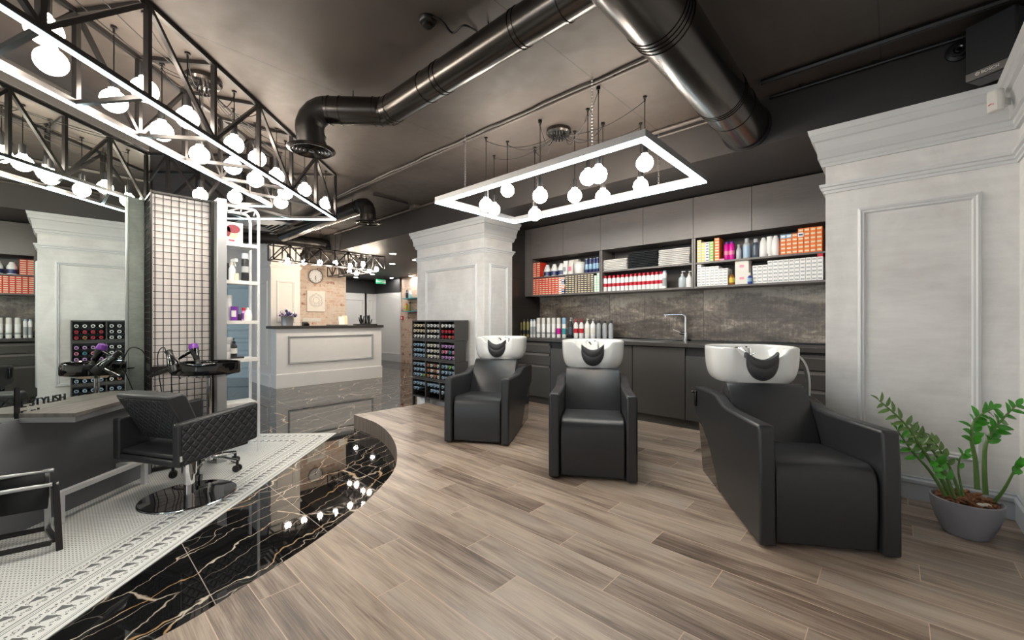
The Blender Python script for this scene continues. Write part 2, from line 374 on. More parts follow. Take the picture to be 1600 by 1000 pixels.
# ------------------------------------------------------------------ mesh builder
class MB:
    def __init__(s): s.bm = bmesh.new()
    def _fin(s, verts, mi):
        for f in {f for v in verts for f in v.link_faces}: f.material_index = mi
    def box(s, c, d, rz=0.0, mi=0, rot=None):
        m = Matrix.Translation(c) @ (rot.to_4x4() if rot is not None else Matrix.Rotation(rz, 4, 'Z')) @ Matrix.Diagonal((d[0], d[1], d[2], 1))
        r = bmesh.ops.create_cube(s.bm, size=1.0, matrix=m); s._fin(r['verts'], mi); return s
    def bb(s, x0, x1, y0, y1, z0, z1, mi=0):
        return s.box(((x0 + x1) / 2, (y0 + y1) / 2, (z0 + z1) / 2), (x1 - x0, y1 - y0, z1 - z0), mi=mi)
    def bar(s, a, b, w, h=None, mi=0):
        a = Vector(a); b = Vector(b); d = b - a
        q = d.to_track_quat('X', 'Z').to_matrix()
        return s.box((a + b) / 2, (d.length, w, h or w), mi=mi, rot=q)
    def cyl(s, a, b, r0, r1=None, n=20, mi=0, caps=True):
        a = Vector(a); b = Vector(b); d = b - a
        m = Matrix.Translation((a + b) / 2) @ d.to_track_quat('Z', 'Y').to_matrix().to_4x4()
        r = bmesh.ops.create_cone(s.bm, cap_ends=caps, segments=n, radius1=r0, radius2=r0 if r1 is None else r1, depth=d.length, matrix=m)
        s._fin(r['verts'], mi); return s
    def sph(s, c, r, u=20, v=12, mi=0, sc=(1, 1, 1)):
        m = Matrix.Translation(c) @ Matrix.Diagonal((*sc, 1))
        q = bmesh.ops.create_uvsphere(s.bm, u_segments=u, v_segments=v, radius=r, matrix=m); s._fin(q['verts'], mi); return s
    def grid(s, rows, closed_u=False, closed_v=False, mi=0):
        V = [[s.bm.verts.new(p) for p in r] for r in rows]
        nu, nv = len(V), len(V[0])
        for i in range(nu if closed_u else nu - 1):
            for j in range(nv if closed_v else nv - 1):
                q = [V[i][j], V[(i + 1) % nu][j], V[(i + 1) % nu][(j + 1) % nv], V[i][(j + 1) % nv]]
                try: f = s.bm.faces.new(q); f.material_index = mi
                except ValueError: pass
        return V
    def lathe(s, prof, n=24, c=(0, 0, 0), mi=0, cap=True):
        rows = [[(c[0] + r * math.cos(2 * PI * k / n), c[1] + r * math.sin(2 * PI * k / n), c[2] + z) for k in range(n)] for r, z in prof]
        V = s.grid(rows, closed_v=True, mi=mi)
        if cap:
            for ring, rv in ((V[0], True), (V[-1], False)):
                try: f = s.bm.faces.new(ring[::-1] if rv else ring); f.material_index = mi
                except ValueError: pass
        return s
    def tube(s, pts, r, n=8, mi=0, radii=None, caps=True):
        pts = [Vector(p) for p in pts]; rows = []
        up = Vector((0, 0, 1)); prev = None
        for i, p in enumerate(pts):
            t = (pts[min(i + 1, len(pts) - 1)] - pts[max(i - 1, 0)]).normalized()
            if prev is None:
                a = up if abs(t.z) < 0.95 else Vector((1, 0, 0)); x = t.cross(a).normalized()
            else: x = (prev - t * prev.dot(t)).normalized()
            prev = x; y = t.cross(x); rr = radii[i] if radii else r
            rows.append([p + x * rr * math.cos(2 * PI * k / n) + y * rr * math.sin(2 * PI * k / n) for k in range(n)])
        V = s.grid(rows, closed_v=True, mi=mi)
        if caps:
            for ring in (V[0][::-1], V[-1]):
                try: f = s.bm.faces.new(ring); f.material_index = mi
                except ValueError: pass
        return s
    def prism(s, poly, z0, z1, mi=0, mis=None, ax='z'):
        def P(a, b, c): return (a, b, c) if ax == 'z' else ((c, a, b) if ax == 'x' else (a, c, b))
        lo = [s.bm.verts.new(P(a, b, z0)) for a, b in poly]; hi = [s.bm.verts.new(P(a, b, z1)) for a, b in poly]
        n = len(poly)
        for ring in (lo[::-1], hi): f = s.bm.faces.new(ring); f.material_index = mi
        for i in range(n):
            f = s.bm.faces.new((lo[i], lo[(i + 1) % n], hi[(i + 1) % n], hi[i])); f.material_index = mi if mis is None else mis
        return s
    def mould(s, path, prof, closed=False, mi=0):
        # profile (out, z) swept along an XY polyline; "out" is to the right of the walking direction
        n = len(path); rows = []
        for i, p in enumerate(path):
            p = Vector((p[0], p[1]))
            d0 = d1 = None
            if i > 0 or closed: d0 = (p - Vector(path[i - 1][:2])).normalized()
            if i < n - 1 or closed: d1 = (Vector(path[(i + 1) % n][:2]) - p).normalized()
            d0 = d0 or d1; d1 = d1 or d0
            n0 = Vector((d0.y, -d0.x)); n1 = Vector((d1.y, -d1.x)); m = (n0 + n1).normalized(); k = 1.0 / max(0.3, m.dot(n0))
            rows.append([(p.x + m.x * o * k, p.y + m.y * o * k, z) for o, z in prof])
        V = s.grid(rows, closed_u=closed, closed_v=True, mi=mi)
        if not closed:
            for ring in (V[0], V[-1][::-1]):
                try: s.bm.faces.new(ring).material_index = mi
                except ValueError: pass
        return s
    def frame(s, o, u, v, nrm, w, h, prof=((0, 0), (0.004, 0.014), (0.016, 0.02), (0.024, 0.012), (0.034, 0.014), (0.042, 0)), mi=0):
        # raised rectangular panel moulding lying on a vertical face
        o, u, v, nrm = (Vector(q) for q in (o, u, v, nrm)); rows = []
        for (i, d) in prof:
            rows.append([o + u * a + v * b + nrm * (d + 0.0005) for a, b in ((i, i), (w - i, i), (w - i, h - i), (i, h - i))])
        s.grid(rows, closed_v=True, mi=mi); return s
    def build(s, name, mats, parent=None, bevel=0.0, seg=2, smooth=True, ang=35, loc=None, rot=None, sub=0):
        bmesh.ops.recalc_face_normals(s.bm, faces=s.bm.faces)
        me = bpy.data.meshes.new(name); s.bm.to_mesh(me); s.bm.free()
        for m in (mats if isinstance(mats, (list, tuple)) else [mats]): me.materials.append(M[m] if isinstance(m, str) else m)
        if smooth:
            me.polygons.foreach_set('use_smooth', [True] * len(me.polygons))
            me.set_sharp_from_angle(angle=R(ang))
        ob = bpy.data.objects.new(name, me); COL.objects.link(ob)
        if parent is not None: ob.parent = parent
        if loc is not None: ob.location = loc
        if rot is not None: ob.rotation_euler = rot
        if bevel:
            b = ob.modifiers.new('bevel', 'BEVEL'); b.width = bevel; b.segments = seg; b.limit_method = 'ANGLE'; b.angle_limit = R(40); b.harden_normals = False
        if sub:
            q = ob.modifiers.new('sub', 'SUBSURF'); q.levels = sub; q.render_levels = sub
        return ob

def tag(o, label=None, cat=None, group=None, kind=None):
    if label: o['label'] = label
    if cat: o['category'] = cat
    if group: o['group'] = group
    if kind: o['kind'] = kind
    return o
def thing(name, label, cat, loc=(0, 0, 0), rz=0.0, group=None):
    o = bpy.data.objects.new(name, None); COL.objects.link(o); o.empty_display_size = 0.1
    o.location = loc; o.rotation_euler = (0, 0, rz)
    return tag(o, label, cat, group)
def struct(name, mb, mats, parent=None, **kw):
    o = mb.build(name, mats, parent, **kw); o['kind'] = 'structure'; return o
KIDS = {}
def dup(root, loc, rz=None, label=None, group=None):
    r = root.copy(); COL.objects.link(r); r.location = loc
    if rz is not None: r.rotation_euler = (0, 0, rz)
    if label: r['label'] = label
    if group: r['group'] = group
    for ch in root.children:
        c = ch.copy(); COL.objects.link(c); c.parent = r
        for g in ch.children:
            d = g.copy(); COL.objects.link(d); d.parent = c
    return r
def cat(pts, n=8, closed=False):      # Catmull-Rom
    P = [Vector(p) for p in pts]; out = []
    for i in range(len(P) - 1):
        a, b, c, d = P[max(i - 1, 0)], P[i], P[i + 1], P[min(i + 2, len(P) - 1)]
        for k in range(n):
            t = k / n
            out.append(0.5 * ((2 * b) + (c - a) * t + (2 * a - 5 * b + 4 * c - d) * t * t + (3 * b - a - 3 * c + d) * t ** 3))
    out.append(P[-1]); return out
def text(name, body, size, loc, rot, mat, parent=None, ext=0.0015, align='CENTER'):
    cu = bpy.data.curves.new(name, 'FONT'); cu.body = body; cu.size = size; cu.extrude = ext; cu.align_x = align; cu.align_y = 'CENTER'
    tmp = bpy.data.objects.new(name, cu); COL.objects.link(tmp)
    bpy.context.view_layer.update()
    me = bpy.data.meshes.new_from_object(tmp.evaluated_get(bpy.context.evaluated_depsgraph_get()))
    bpy.data.objects.remove(tmp); bpy.data.curves.remove(cu)
    me.materials.clear(); me.materials.append(M[mat]); o = bpy.data.objects.new(name, me); COL.objects.link(o)
    if parent is not None: o.parent = parent
    o.location = loc; o.rotation_euler = rot
    return o
ORD = 'first second third fourth fifth sixth seventh eighth ninth tenth eleventh twelfth thirteenth fourteenth fifteenth sixteenth'.split()

# ------------------------------------------------------------------ the setting
struct('floor', MB().bb(-14, 1.2, -5.6, 8.4, -0.1, 0.0), 'marble', smooth=False)
edge = cat([(-1.90, -3.2, 0), (-1.90, -1.2, 0), (-1.915, -0.3, 0), (-1.936, 0.229, 0), (-2.062, 0.586, 0), (-2.211, 0.925, 0), (-2.44, 1.306, 0), (-2.78, 1.706, 0), (-3.146, 1.965, 0),
            (-3.5, 2.15, 0), (-3.896, 2.30, 0), (-4.3, 2.392, 0), (-4.8, 2.41, 0)], 6)
poly = [(p.x, p.y) for p in edge] + [(-4.75, 3.44), (-4.20, 3.44), (-4.18, 3.75), (-4.18, 5.0), (0.517, 5.0), (0.517, -3.2)]
mb = MB(); mb.prism(poly, 0.0, PZ, mi=0, mis=1)
struct('floor_platform', mb, ['planks', 'riser'], ang=30)
mb = MB()
c = isl(-1.82, 4.89, 0)
mb.bb(-3.4, 0, -8.0, 0, 0.0, 0.004)
o = struct('floor_mosaic', mb, 'mosaic', smooth=False, loc=c, rot=(0, 0, R(45)))
struct('ceiling', MB().bb(-14, 0.6, -5.6, 3.66, CEIL, CEIL + 0.1), 'ceiling', smooth=False)
struct('ceiling_lowered', MB().bb(-14, 0.6, 3.66, 8.4, LOWC, LOWC + 0.46), 'beam', smooth=False)
struct('beam', MB().bb(-14, 0.52, 3.645, 3.66, LOWC, CEIL), 'beam', smooth=False)
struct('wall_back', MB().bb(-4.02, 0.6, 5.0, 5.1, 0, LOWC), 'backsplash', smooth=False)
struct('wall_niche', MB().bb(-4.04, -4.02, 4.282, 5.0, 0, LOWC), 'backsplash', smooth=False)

PF = ((0, 0.0), (0.018, 0.0), (0.018, 0.095), (0.024, 0.105), (0.024, 0.122), (0.012, 0.132), (0.012, 0.142), (0.0, 0.147))
def base_prof(z0, h=0.147, k=1.0): return [(o * k, z0 + z * h / 0.147) for o, z in PF]
CROWN = [(0.0, 2.385), (0.018, 2.385), (0.018, 2.402), (0.027, 2.410), (0.027, 2.434), (0.041, 2.440), (0.044, 2.49), (0.056, 2.54), (0.056, 2.552), (0.073, 2.558), (0.076, 2.596), (0.086, 2.602), (0.094, 2.638), (0.0, 2.638)]
BAND = [(0.0, 2.195), (0.010, 2.195), (0.010, 2.212), (0.020, 2.217), (0.020, 2.234), (0.032, 2.239), (0.034, 2.258), (0.0, 2.258)]
YR, XL, XR = 3.69, -0.367, 0.517
mb = MB(); mb.bb(XL, XR + 0.1, YR, 5.0, 0, LOWC)
wr = struct('wall_pilaster', mb, 'plaster', smooth=False)
struct('trim_crown', MB().mould([(XL, 4.3), (XL, YR), (XR, YR), (XR, -3.2)], CROWN), 'moulding', wr, smooth=False)
struct('trim_band', MB().mould([(XL, 4.3), (XL, YR), (XR, YR), (XR, -3.2)], BAND), 'moulding', wr, smooth=False)
struct('trim_panel', MB().frame((-0.191, YR, 0.455), (1, 0, 0), (0, 0, 1), (0, -1, 0), 0.565, 1.605), 'moulding', wr, ang=25)
struct('baseboard_pilaster', MB().mould([(XL, 4.3), (XL, YR), (XR, YR), (XR, -3.2)], base_prof(PZ)), 'baseboard', wr, ang=25)
w2 = struct('wall_right', MB().bb(XR, XR + 0.1, -5.6, YR, 0, CEIL), 'plaster', smooth=False)
mb = MB().frame((XR, 3.3, 0.455), (0, -1, 0), (0, 0, 1), (-1, 0, 0), 1.6, 1.605)
struct('trim_panel', mb, 'moulding', w2, ang=25)

# column in front of the cabinets
def column(name, x0, x1, y0, y1, path, frames, mat='plaster', crown=CROWN, band=BAND, top=LOWC):
    o = struct(name, MB().bb(x0, x1, y0, y1, 0, top), mat, smooth=False)
    mm = 'moulding' if mat == 'plaster' else mat
    struct('trim_crown', MB().mould(path, crown), mm, o, smooth=False)
    struct('trim_band', MB().mould(path, band), mm, o, smooth=False)
    mb = MB()
    for f in frames: mb.frame(*f)
    struct('trim_panel', mb, mm, o, ang=25)
    return o
cl = column('column_left', -5.434, -3.934, 3.75, 4.28, [(-5.434, 4.28), (-5.434, 3.75), (-3.934, 3.75), (-3.934, 4.28), (-4.02, 4.28)],
       [((-5.218, 3.75, 0.45), (1, 0, 0), (0, 0, 1), (0, -1, 0), 1.137, 1.60), ((-3.934, 3.835, 0.45), (0, 1, 0), (0, 0, 1), (1, 0, 0), 0.36, 1.60)])
struct('baseboard_column', MB().mould([(-4.8, 3.75), (-3.934, 3.75), (-3.934, 4.28), (-4.02, 4.28)], base_prof(PZ)), 'baseboard', cl, ang=25)
struct('wall_column_rear', MB().bb(-5.434, -4.04, 4.28, 7.3, 0, LOWC), 'plaster', smooth=False)
# reception pillar, brick wall, far rooms
CR2 = [(o, z + 0.30) for o, z in CROWN]; BD2 = [(o, z + 0.13) for o, z in BAND]
cr = column('column_reception', -10.1, -8.95, 2.80, 3.34, [(-10.1, 2.80), (-8.95, 2.80), (-8.95, 3.34), (-10.1, 3.34)],
       [((-8.95, 2.90, 1.26), (0, 1, 0), (0, 0, 1), (1, 0, 0), 0.34, 0.83), ((-9.85, 2.80, 0.42), (1, 0, 0), (0, 0, 1), (0, -1, 0), 0.72, 1.66)],
       'plaster_warm', CR2, BD2, CEIL)
struct('baseboard_column', MB().mould([(-10.1, 2.80), (-8.97, 2.80)], base_prof(0.0, 0.27)), 'desk_white', cr, ang=25)
struct('wall_brick', MB().bb(-10.3, -10.1, 2.86, 4.86, 0, CEIL), 'brick', smooth=False)
struct('wall_left', MB().bb(-13.2, -13.0, -5.6, 8.4, 0, 2.2), 'door', smooth=False)
struct('wall_left_upper', MB().bb(-13.2, -12.98, -5.6, 8.4, 2.2, CEIL), 'blackwall', smooth=False)
struct('wall_rear', MB().bb(-13.2, -5.3, 7.3, 7.5, 0, LOWC), 'brick2', smooth=False)
struct('wall_corner_pier', MB().bb(-13.0, -11.45, 7.26, 7.3, 0, 2.2), 'door', smooth=False)
struct('wall_corner_upper', MB().bb(-13.0, -11.45, 7.25, 7.3, 2.2, LOWC), 'blackwall', smooth=False)
struct('baseboard_pier', MB().bb(-12.98, -11.45, 7.235, 7.26, 0, 0.25), 'baseboard', smooth=False)
mb = MB().mould([(-12.98, 7.26), (-12.98, 4.86)], [(-0.001, 0), (0.02, 0), (0.02, 0.2), (0, 0.22)])
struct('baseboard_left', MB().bb(-13.0, -12.97, 4.9, 7.24, 0, 0.2), 'baseboard', smooth=False)
# two doors at the end of the corridor
for i, (y0, y1) in enumerate(((5.95, 6.88), (6.93, 7.22))):
    d = struct('door_%d' % (i + 1), MB().bb(-13.0, -12.95, y0, y1, 0.0, 2.17 - 0.03 * i), 'door', smooth=False)
    struct('door_panel', MB().frame((-12.95, y0 + 0.06, 1.0), (0, 1, 0), (0, 0, 1), (1, 0, 0), y1 - y0 - 0.12, 1.0), 'door', d)
    struct('door_panel', MB().frame((-12.95, y0 + 0.06, 0.16), (0, 1, 0), (0, 0, 1), (1, 0, 0), y1 - y0 - 0.12, 0.74), 'door', d)
    mb = MB().bb(-12.95, -12.93, y0 - 0.05, y0, 0, 2.2).bb(-12.95, -12.93, y1, y1 + 0.05, 0, 2.2)
    struct('trim_%d' % (i + 1), mb, 'moulding', d)
# pale panelled wall far left, behind the styling island
mb = MB().bb(-3.9, 0.0, -0.05, 0.05, 0, 2.2)
bw = struct('wall_far', mb, 'cool_lit_wall', smooth=False, loc=isl(-5.15, 9.80), rot=(0, 0, R(45)))
mb = MB()
for k in range(4):
    for z0, h in ((0.20, 0.34), (0.60, 0.22), (0.88, 0.22), (1.2, 0.86)): mb.frame((-3.8 + k * 0.95, -0.05, z0), (1, 0, 0), (0, 0, 1), (0, -1, 0), 0.85, h)
struct('trim_far', mb, 'cool_lit_wall', bw)
struct('wall_far_upper', MB().bb(-3.9, 0.0, -0.05, 0.05, 2.2, CEIL), 'plaster_warm', smooth=False, loc=isl(-5.15, 9.80), rot=(0, 0, R(45)))
# street side behind the viewer: unseen wall, openings added to let world light in
mb = MB().bb(-13.2, 0.6, -5.6, -5.4, 2.75, CEIL).bb(-13.2, 0.6, -5.6, -5.4, 0, 0.25)
for x in (-13.1, -9.8, -6.4, -3.0, 0.3): mb.bb(x - 0.15, x + 0.15, -5.6, -5.4, 0.25, 2.75)
struct('wall_front', mb, 'plaster', smooth=False)

# ------------------------------------------------------------------ cabinet wall
SEAM = [-3.90, -3.33, -2.755, -2.185, -1.613, -1.05, -0.476]
pos6 = ['at the column end', 'second from the column', 'third from the column', 'fourth from the column', 'fifth from the column', 'against the right pilaster']
for i in range(6):
    x0, x1 = SEAM[i], SEAM[i + 1]
    if i == 0: x0 = -4.018
    if i == 5: x1 = XL - 0.004
    t = thing('wall_cabinet', 'warm grey upper wall cabinet with plain door, ' + pos6[i], 'cabinet', ((x0 + x1) / 2, 4.65, 2.19), 0, 'upper cabinets over the open shelves')
    w = (x1 - x0) / 2
    MB().bb(-w, w, 0.02, 0.35, 0.0, 0.435).build('carcass', 'cab_in', t, smooth=False)
    if i == 0:
        MB().bb(-w + 0.118, w - 0.0015, 0.0, 0.019, -0.003, 0.437).build('door', 'cab', t, bevel=0.0015)
        MB().bb(-w, -w + 0.115, 0.0, 0.019, -0.54, 0.437).build('filler_panel', 'cab', t, bevel=0.001)
    else: MB().bb(-w + 0.0015, w - 0.0015, 0.0, 0.019, -0.003, 0.437).build('door', 'cab', t, bevel=0.0015)
bays = [(-3.90, -2.757), (-2.753, -1.615), (-1.611, XL - 0.004)]
bayname = ['at the column end holding red and brown boxes', 'in the middle holding folded towels and red-capped cans', 'beside the right pilaster holding orange and white boxes']
for (x0, x1), nm in zip(bays, bayname):
    t = thing('open_shelf_unit', 'grey open two-tier wall shelf ' + nm, 'shelf unit', ((x0 + x1) / 2, 4.66, 1.645), 0, 'open shelf units under the wall cabinets')
    w = (x1 - x0) / 2
    MB().bb(-w, w, 0.0, 0.34, 0.0, 0.02).build('bottom_shelf', 'cab', t, smooth=False)
    MB().bb(-w + 0.018, w - 0.018, 0.01, 0.325, 0.262, 0.28).build('middle_shelf', 'cab', t, smooth=False)
    MB().bb(-w, -w + 0.018, 0.0, 0.34, 0.02, 0.543).build('side_panel', 'cab', t, smooth=False)
    MB().bb(w - 0.018, w, 0.0, 0.34, 0.02, 0.543).build('side_panel', 'cab', t, smooth=False)
    MB().bb(-w + 0.018, w - 0.018, 0.326, 0.34, 0.02, 0.543).build('back_panel', 'cab_in', t, smooth=False)
BZ, MZ = 1.665, 1.925     # heights things stand on in the open shelves
# base cabinets
YB = 4.42
WT = 1.06
def base_drawers(x0, x1, lab):
    t = thing('drawer_cabinet', lab, 'cabinet', ((x0 + x1) / 2, YB, PZ), 0, 'base cabinets under the worktop')
    w = (x1 - x0) / 2
    MB().bb(-w, w, 0.02, 0.57, 0.10, 0.852).build('carcass', 'recess', t, smooth=False)
    MB().bb(-w, w, 0.05, 0.08, 0.0, 0.10).build('plinth', 'cab_dark', t, smooth=False)
    for z0, z1 in ((0.10, 0.50), (0.535, 0.66), (0.70, 0.80)):
        d = MB().bb(-w + 0.002, w - 0.002, 0.0, 0.018, z0, z1).build('drawer', 'cab_dark', t, bevel=0.001)
        MB().bb(-w + 0.004, w - 0.03, -0.004, 0.02, z1, z1 + 0.008).bb(-w + 0.004, w - 0.03, 0.014, 0.02, z1 + 0.008, z1 + 0.03).build('grip_rail', 'grey_plastic', d, smooth=False)
    return t
def base_door(x0, x1, lab, low=False):
    t = thing('base_cabinet', lab, 'cabinet', ((x0 + x1) / 2, YB, PZ), 0, 'base cabinets under the worktop')
    w = (x1 - x0) / 2
    MB().bb(-w, w, 0.02, 0.57, 0.10, 0.852).build('carcass', 'recess', t, smooth=False)
    MB().bb(-w, w, 0.05, 0.08, 0.0, 0.10).build('plinth', 'cab_dark', t, smooth=False)
    MB().bb(-w + 0.002, w - 0.002, 0.0, 0.018, 0.10, 0.845 if not low else 0.765).build('door', 'cab_dark', t, bevel=0.001)
base_drawers(-4.015, -3.372, 'dark grey base unit with slotted drawers at the column end of the worktop')
base_door(-3.368, -2.79, 'dark grey base cupboard door beside the column-end drawers', True)
base_door(-2.786, -2.207, 'dark grey base cupboard door behind the middle washing chair')
base_door(-2.203, -1.617, 'dark grey base cupboard door below the sink tap')
base_door(-1.613, -1.055, 'dark grey base cupboard door behind the basin nearest the pilaster', True)
base_drawers(-1.051, XL - 0.004, 'dark grey base unit with slotted drawers beside the right pilaster')
t = thing('worktop', 'long charcoal worktop over the dark base cabinets', 'worktop', (-2.19, YB - 0.04, 1.02))
MB().bb(-1.828, 1.819, 0.0, 0.618, 0.0, 0.04).build('slab', 'worktop', t, bevel=0.003)
MB().bb(-1.828, 1.819, 0.600, 0.619, 0.04, 0.058).build('rear_lip', 'gloss_black', t, bevel=0.002)
# sink set into the worktop, tap behind it
sx = (at_z(960, 529, WT).x + at_z(1075, 535, WT).x) / 2
t = thing('sink', 'stainless steel inset sink with drainer in the dark worktop', 'sink', (-2.33, 4.68, WT))
mb = MB(); rows = []
def rrect(w, h, r, z, cx=0, cy=0, n=5):
    out = []
    for (sx_, sy_, a0) in ((1, 1, 0), (-1, 1, 90), (-1, -1, 180), (1, -1, 270)):
        for k in range(n + 1):
            a = R(a0 + 90 * k / n); out.append((cx + sx_ * (w - r) + r * math.cos(a), cy + sy_ * (h - r) + r * math.sin(a), z))
    return out
mb.grid([rrect(.46, .21, .03, 0.0005), rrect(.46, .21, .03, .005), rrect(.45, .20, .03, .006), rrect(.44, .19, .03, .004)], closed_v=True)
mb.build('rim', 'steel', t)
mb = MB(); mb.grid([rrect(.44, .19, .03, .004)[::1], rrect(.20, .15, .04, .004, .2), rrect(.19, .14, .04, .001, .2), rrect(.03, .03, .02, .0008, .2)], closed_v=True); mb.build('basin', 'steel', t)
mb = MB()
for k in range(7): mb.bar((-.40, -.11 + k * .035, .0055), (-.06, -.11 + k * .035, .0055), .008, .003)
mb.build('drainer_ribs', 'steel', t)
tp = at_y(1071, 531, 4.93); tp.z = WT
t = thing('kitchen_tap', 'tall chrome angular mixer tap standing behind the sink', 'tap', tp)
MB().cyl((0, 0, 0), (0, 0, .012), .03).cyl((0, 0, .012), (0, 0, .10), .024).build('base', 'chrome', t)
MB().tube(cat([(0, 0, .10), (0, 0, .2), (0, 0, .275), (-.012, -.006, .298), (-.04, -.015, .305), (-.12, -.05, .305), (-.215, -.09, .305)], 5), .0125, 12).cyl((-.20, -.084, .305), (-.20, -.084, .285), .011).build('spout', 'chrome', t)
MB().cyl((0, 0, .085), (-.055, -.03, .095), .02).bar((-.05, -.027, .10), (-.12, -.06, .135), .011, .008).build('lever', 'chrome', t)

# ------------------------------------------------------------------ packaging
def xat(px, y=4.68): return at_y(px, 400, y).x
def box_proto(name, w, d, h, base, strip, gold=None):
    mb = MB(); mb.bb(-w / 2, w / 2, 0, d, 0, h)
    if strip: mb.bb(-w / 2 + .006, w / 2 - .006, -.0006, 0, h * .30, h * .72, mi=1)
    return mb.build(name, [base, strip or base], None, smooth=False)
def stack(noun, place, group, base, strip, px0, px1, cols, rows, ztop, z0, d=0.16, y=4.675, jitter=.004, skip=(), alt=None):
    """columns x rows of small cartons on a shelf; every carton is an object of its own"""
    x0, x1 = xat(px0, y), xat(px1, y); pitch = (x1 - x0) / cols
    rmax = max(rows) if isinstance(rows, (list, tuple)) else rows
    h = (ztop - z0) / rmax
    proto = {}
    for c in range(cols):
        nr = rows[c] if isinstance(rows, (list, tuple)) else rows
        for r in range(nr):
            key = (alt or {}).get((c, r)) or (alt or {}).get((c, None)) or (base, strip, noun)
            if key not in proto: o = proto[key] = box_proto('dye_box', pitch - .003, d, h - .0006, key[0], key[1])
            else: o = proto[key].copy(); COL.objects.link(o)
            o.location = (x0 + (c + .5) * pitch, y + random.uniform(0, jitter), z0 + r * h)
            lab = '%s, %s' % (key[2], place)
            if cols > 1: lab += ', %s column from left' % ORD[c]
            lab += ', %s from bottom' % ORD[r]
            tag(o, lab, 'box', group)
stack('red dye carton', 'lower left bay', 'red cartons in the lower left bay', 'red', 'cream', 832.5, 872, 8, 8, 1.90, BZ + .0005)
stack('pale striped dye carton', 'lower left bay', 'striped cartons in the lower left bay', 'white', 'orange', 872.5, 882, 2, 7, 1.895, BZ + .0005, alt={(1, r): ('navy', 'white', 'navy dye carton') for r in (0, 1, 4, 5)} | {(1, 2): ('orange', 'white', 'orange dye carton')})
stack('brown dye carton', 'lower left bay', 'brown cartons in the lower left bay', 'brown', 'cream', 883, 927.5, 9, 9, 1.905, BZ + .0005, d=.15)
stack('mint dye carton', 'lower left bay', 'mint cartons in the lower left bay', 'mint', 'white', 928, 936.5, 2, [7, 8], 1.91, BZ + .0005)
stack('red dye carton', 'upper left bay', 'red cartons in the upper left bay', 'red', 'cream', 832.5, 844, 2, 7, 2.135, MZ + .0005)
stack('yellow dye carton', 'upper right bay', 'yellow and green cartons in the upper right bay', 'cream', 'yellow', 1089, 1115, 4, [8, 7, 7, 7], 2.165, MZ + .0005,
      alt={(2, r): ('white', 'navy', 'white dye carton') for r in range(7)} | {(3, r): ('green', 'cream', 'green dye carton') for r in range(7)})
stack('orange dye carton', 'upper right bay beside the green ones', 'orange carton column in the upper right bay', 'orange', 'cream', 1116, 1124, 1, 8, 2.165, MZ + .0005)
stack('orange dye carton', 'upper right bay by the pilaster', 'orange cartons in the upper right bay', 'orange', 'cream', 1219, 1285, 7, [5, 5, 5, 6, 6, 6, 6], 2.155, MZ + .0005,
      alt={(0, 4): ('skyblue', 'white', 'blue-topped dye carton'), (1, 4): ('skyblue', 'white', 'blue-topped dye carton'), (3, 4): ('white', 'navy', 'white dye carton')})
stack('white dye carton', 'lower right bay', 'white cartons at the divider end of the lower right bay', 'white', 'grey', 1089, 1137, 7, [8, 7, 7, 7, 7, 6, 6], 1.90, BZ + .0005)
stack('white dye carton', 'lower right bay, right stack', 'white cartons by the pilaster in the lower right bay', 'white', 'grey', 1175.5, 1286, 13, [5, 5, 5, 6, 6, 6, 6, 6, 6, 6, 6, 6, 7], 1.915, BZ + .0005,
      alt={(12, 6): ('crimson', None, 'plain red dye carton')})

def bottle_proto(name, prof, cap, mat, capmat, label=None, labmat=None, n=18, pump=False):
    """thing of body + cap (+ label band, pump)"""
    t = thing(name, None, None)
    MB().lathe(prof, n).build('body', mat, t, ang=50)
    ztop = prof[-1][1]
    if pump:
        mb = MB().cyl((0, 0, ztop), (0, 0, ztop + .018), .014, n=14).cyl((0, 0, ztop + .018), (0, 0, ztop + .04), .004, n=8).bar((-.005, 0, ztop + .043), (.034, -.012, ztop + .040), .012, .009)
        mb.build('pump', capmat, t)
    elif cap: MB().lathe([(cap[0], ztop), (cap[0], ztop + cap[1] * .9), (cap[0] * .9, ztop + cap[1])], n).build('cap', capmat, t, ang=50)
    if label:
        r = max(q[0] for q in prof) + .0006
        MB().lathe([(r, label[0]), (r, label[1])], n, cap=False).build('label', labmat, t)
    return t
def row_of(proto, labels, group, pts, catg='bottle'):
    for i, (p, lab) in enumerate(zip(pts, labels)):
        o = proto if i == 0 else dup(proto, p, random.uniform(-.3, .3))
        o.location = p; tag(o, lab, catg, group)
def round_prof(r, h, neck=None, shoulder=.02):
    if neck is None: return [(r * .92, 0), (r, .004), (r, h - .004), (r * .95, h)]
    return [(r * .9, 0), (r, .005), (r, h - shoulder - .01), (r * .93, h - shoulder), (neck * 1.2, h - .008), (neck, h)]
Y1 = 4.76
def sp(px, z, y=Y1): return Vector((xat(px, y), y, z))
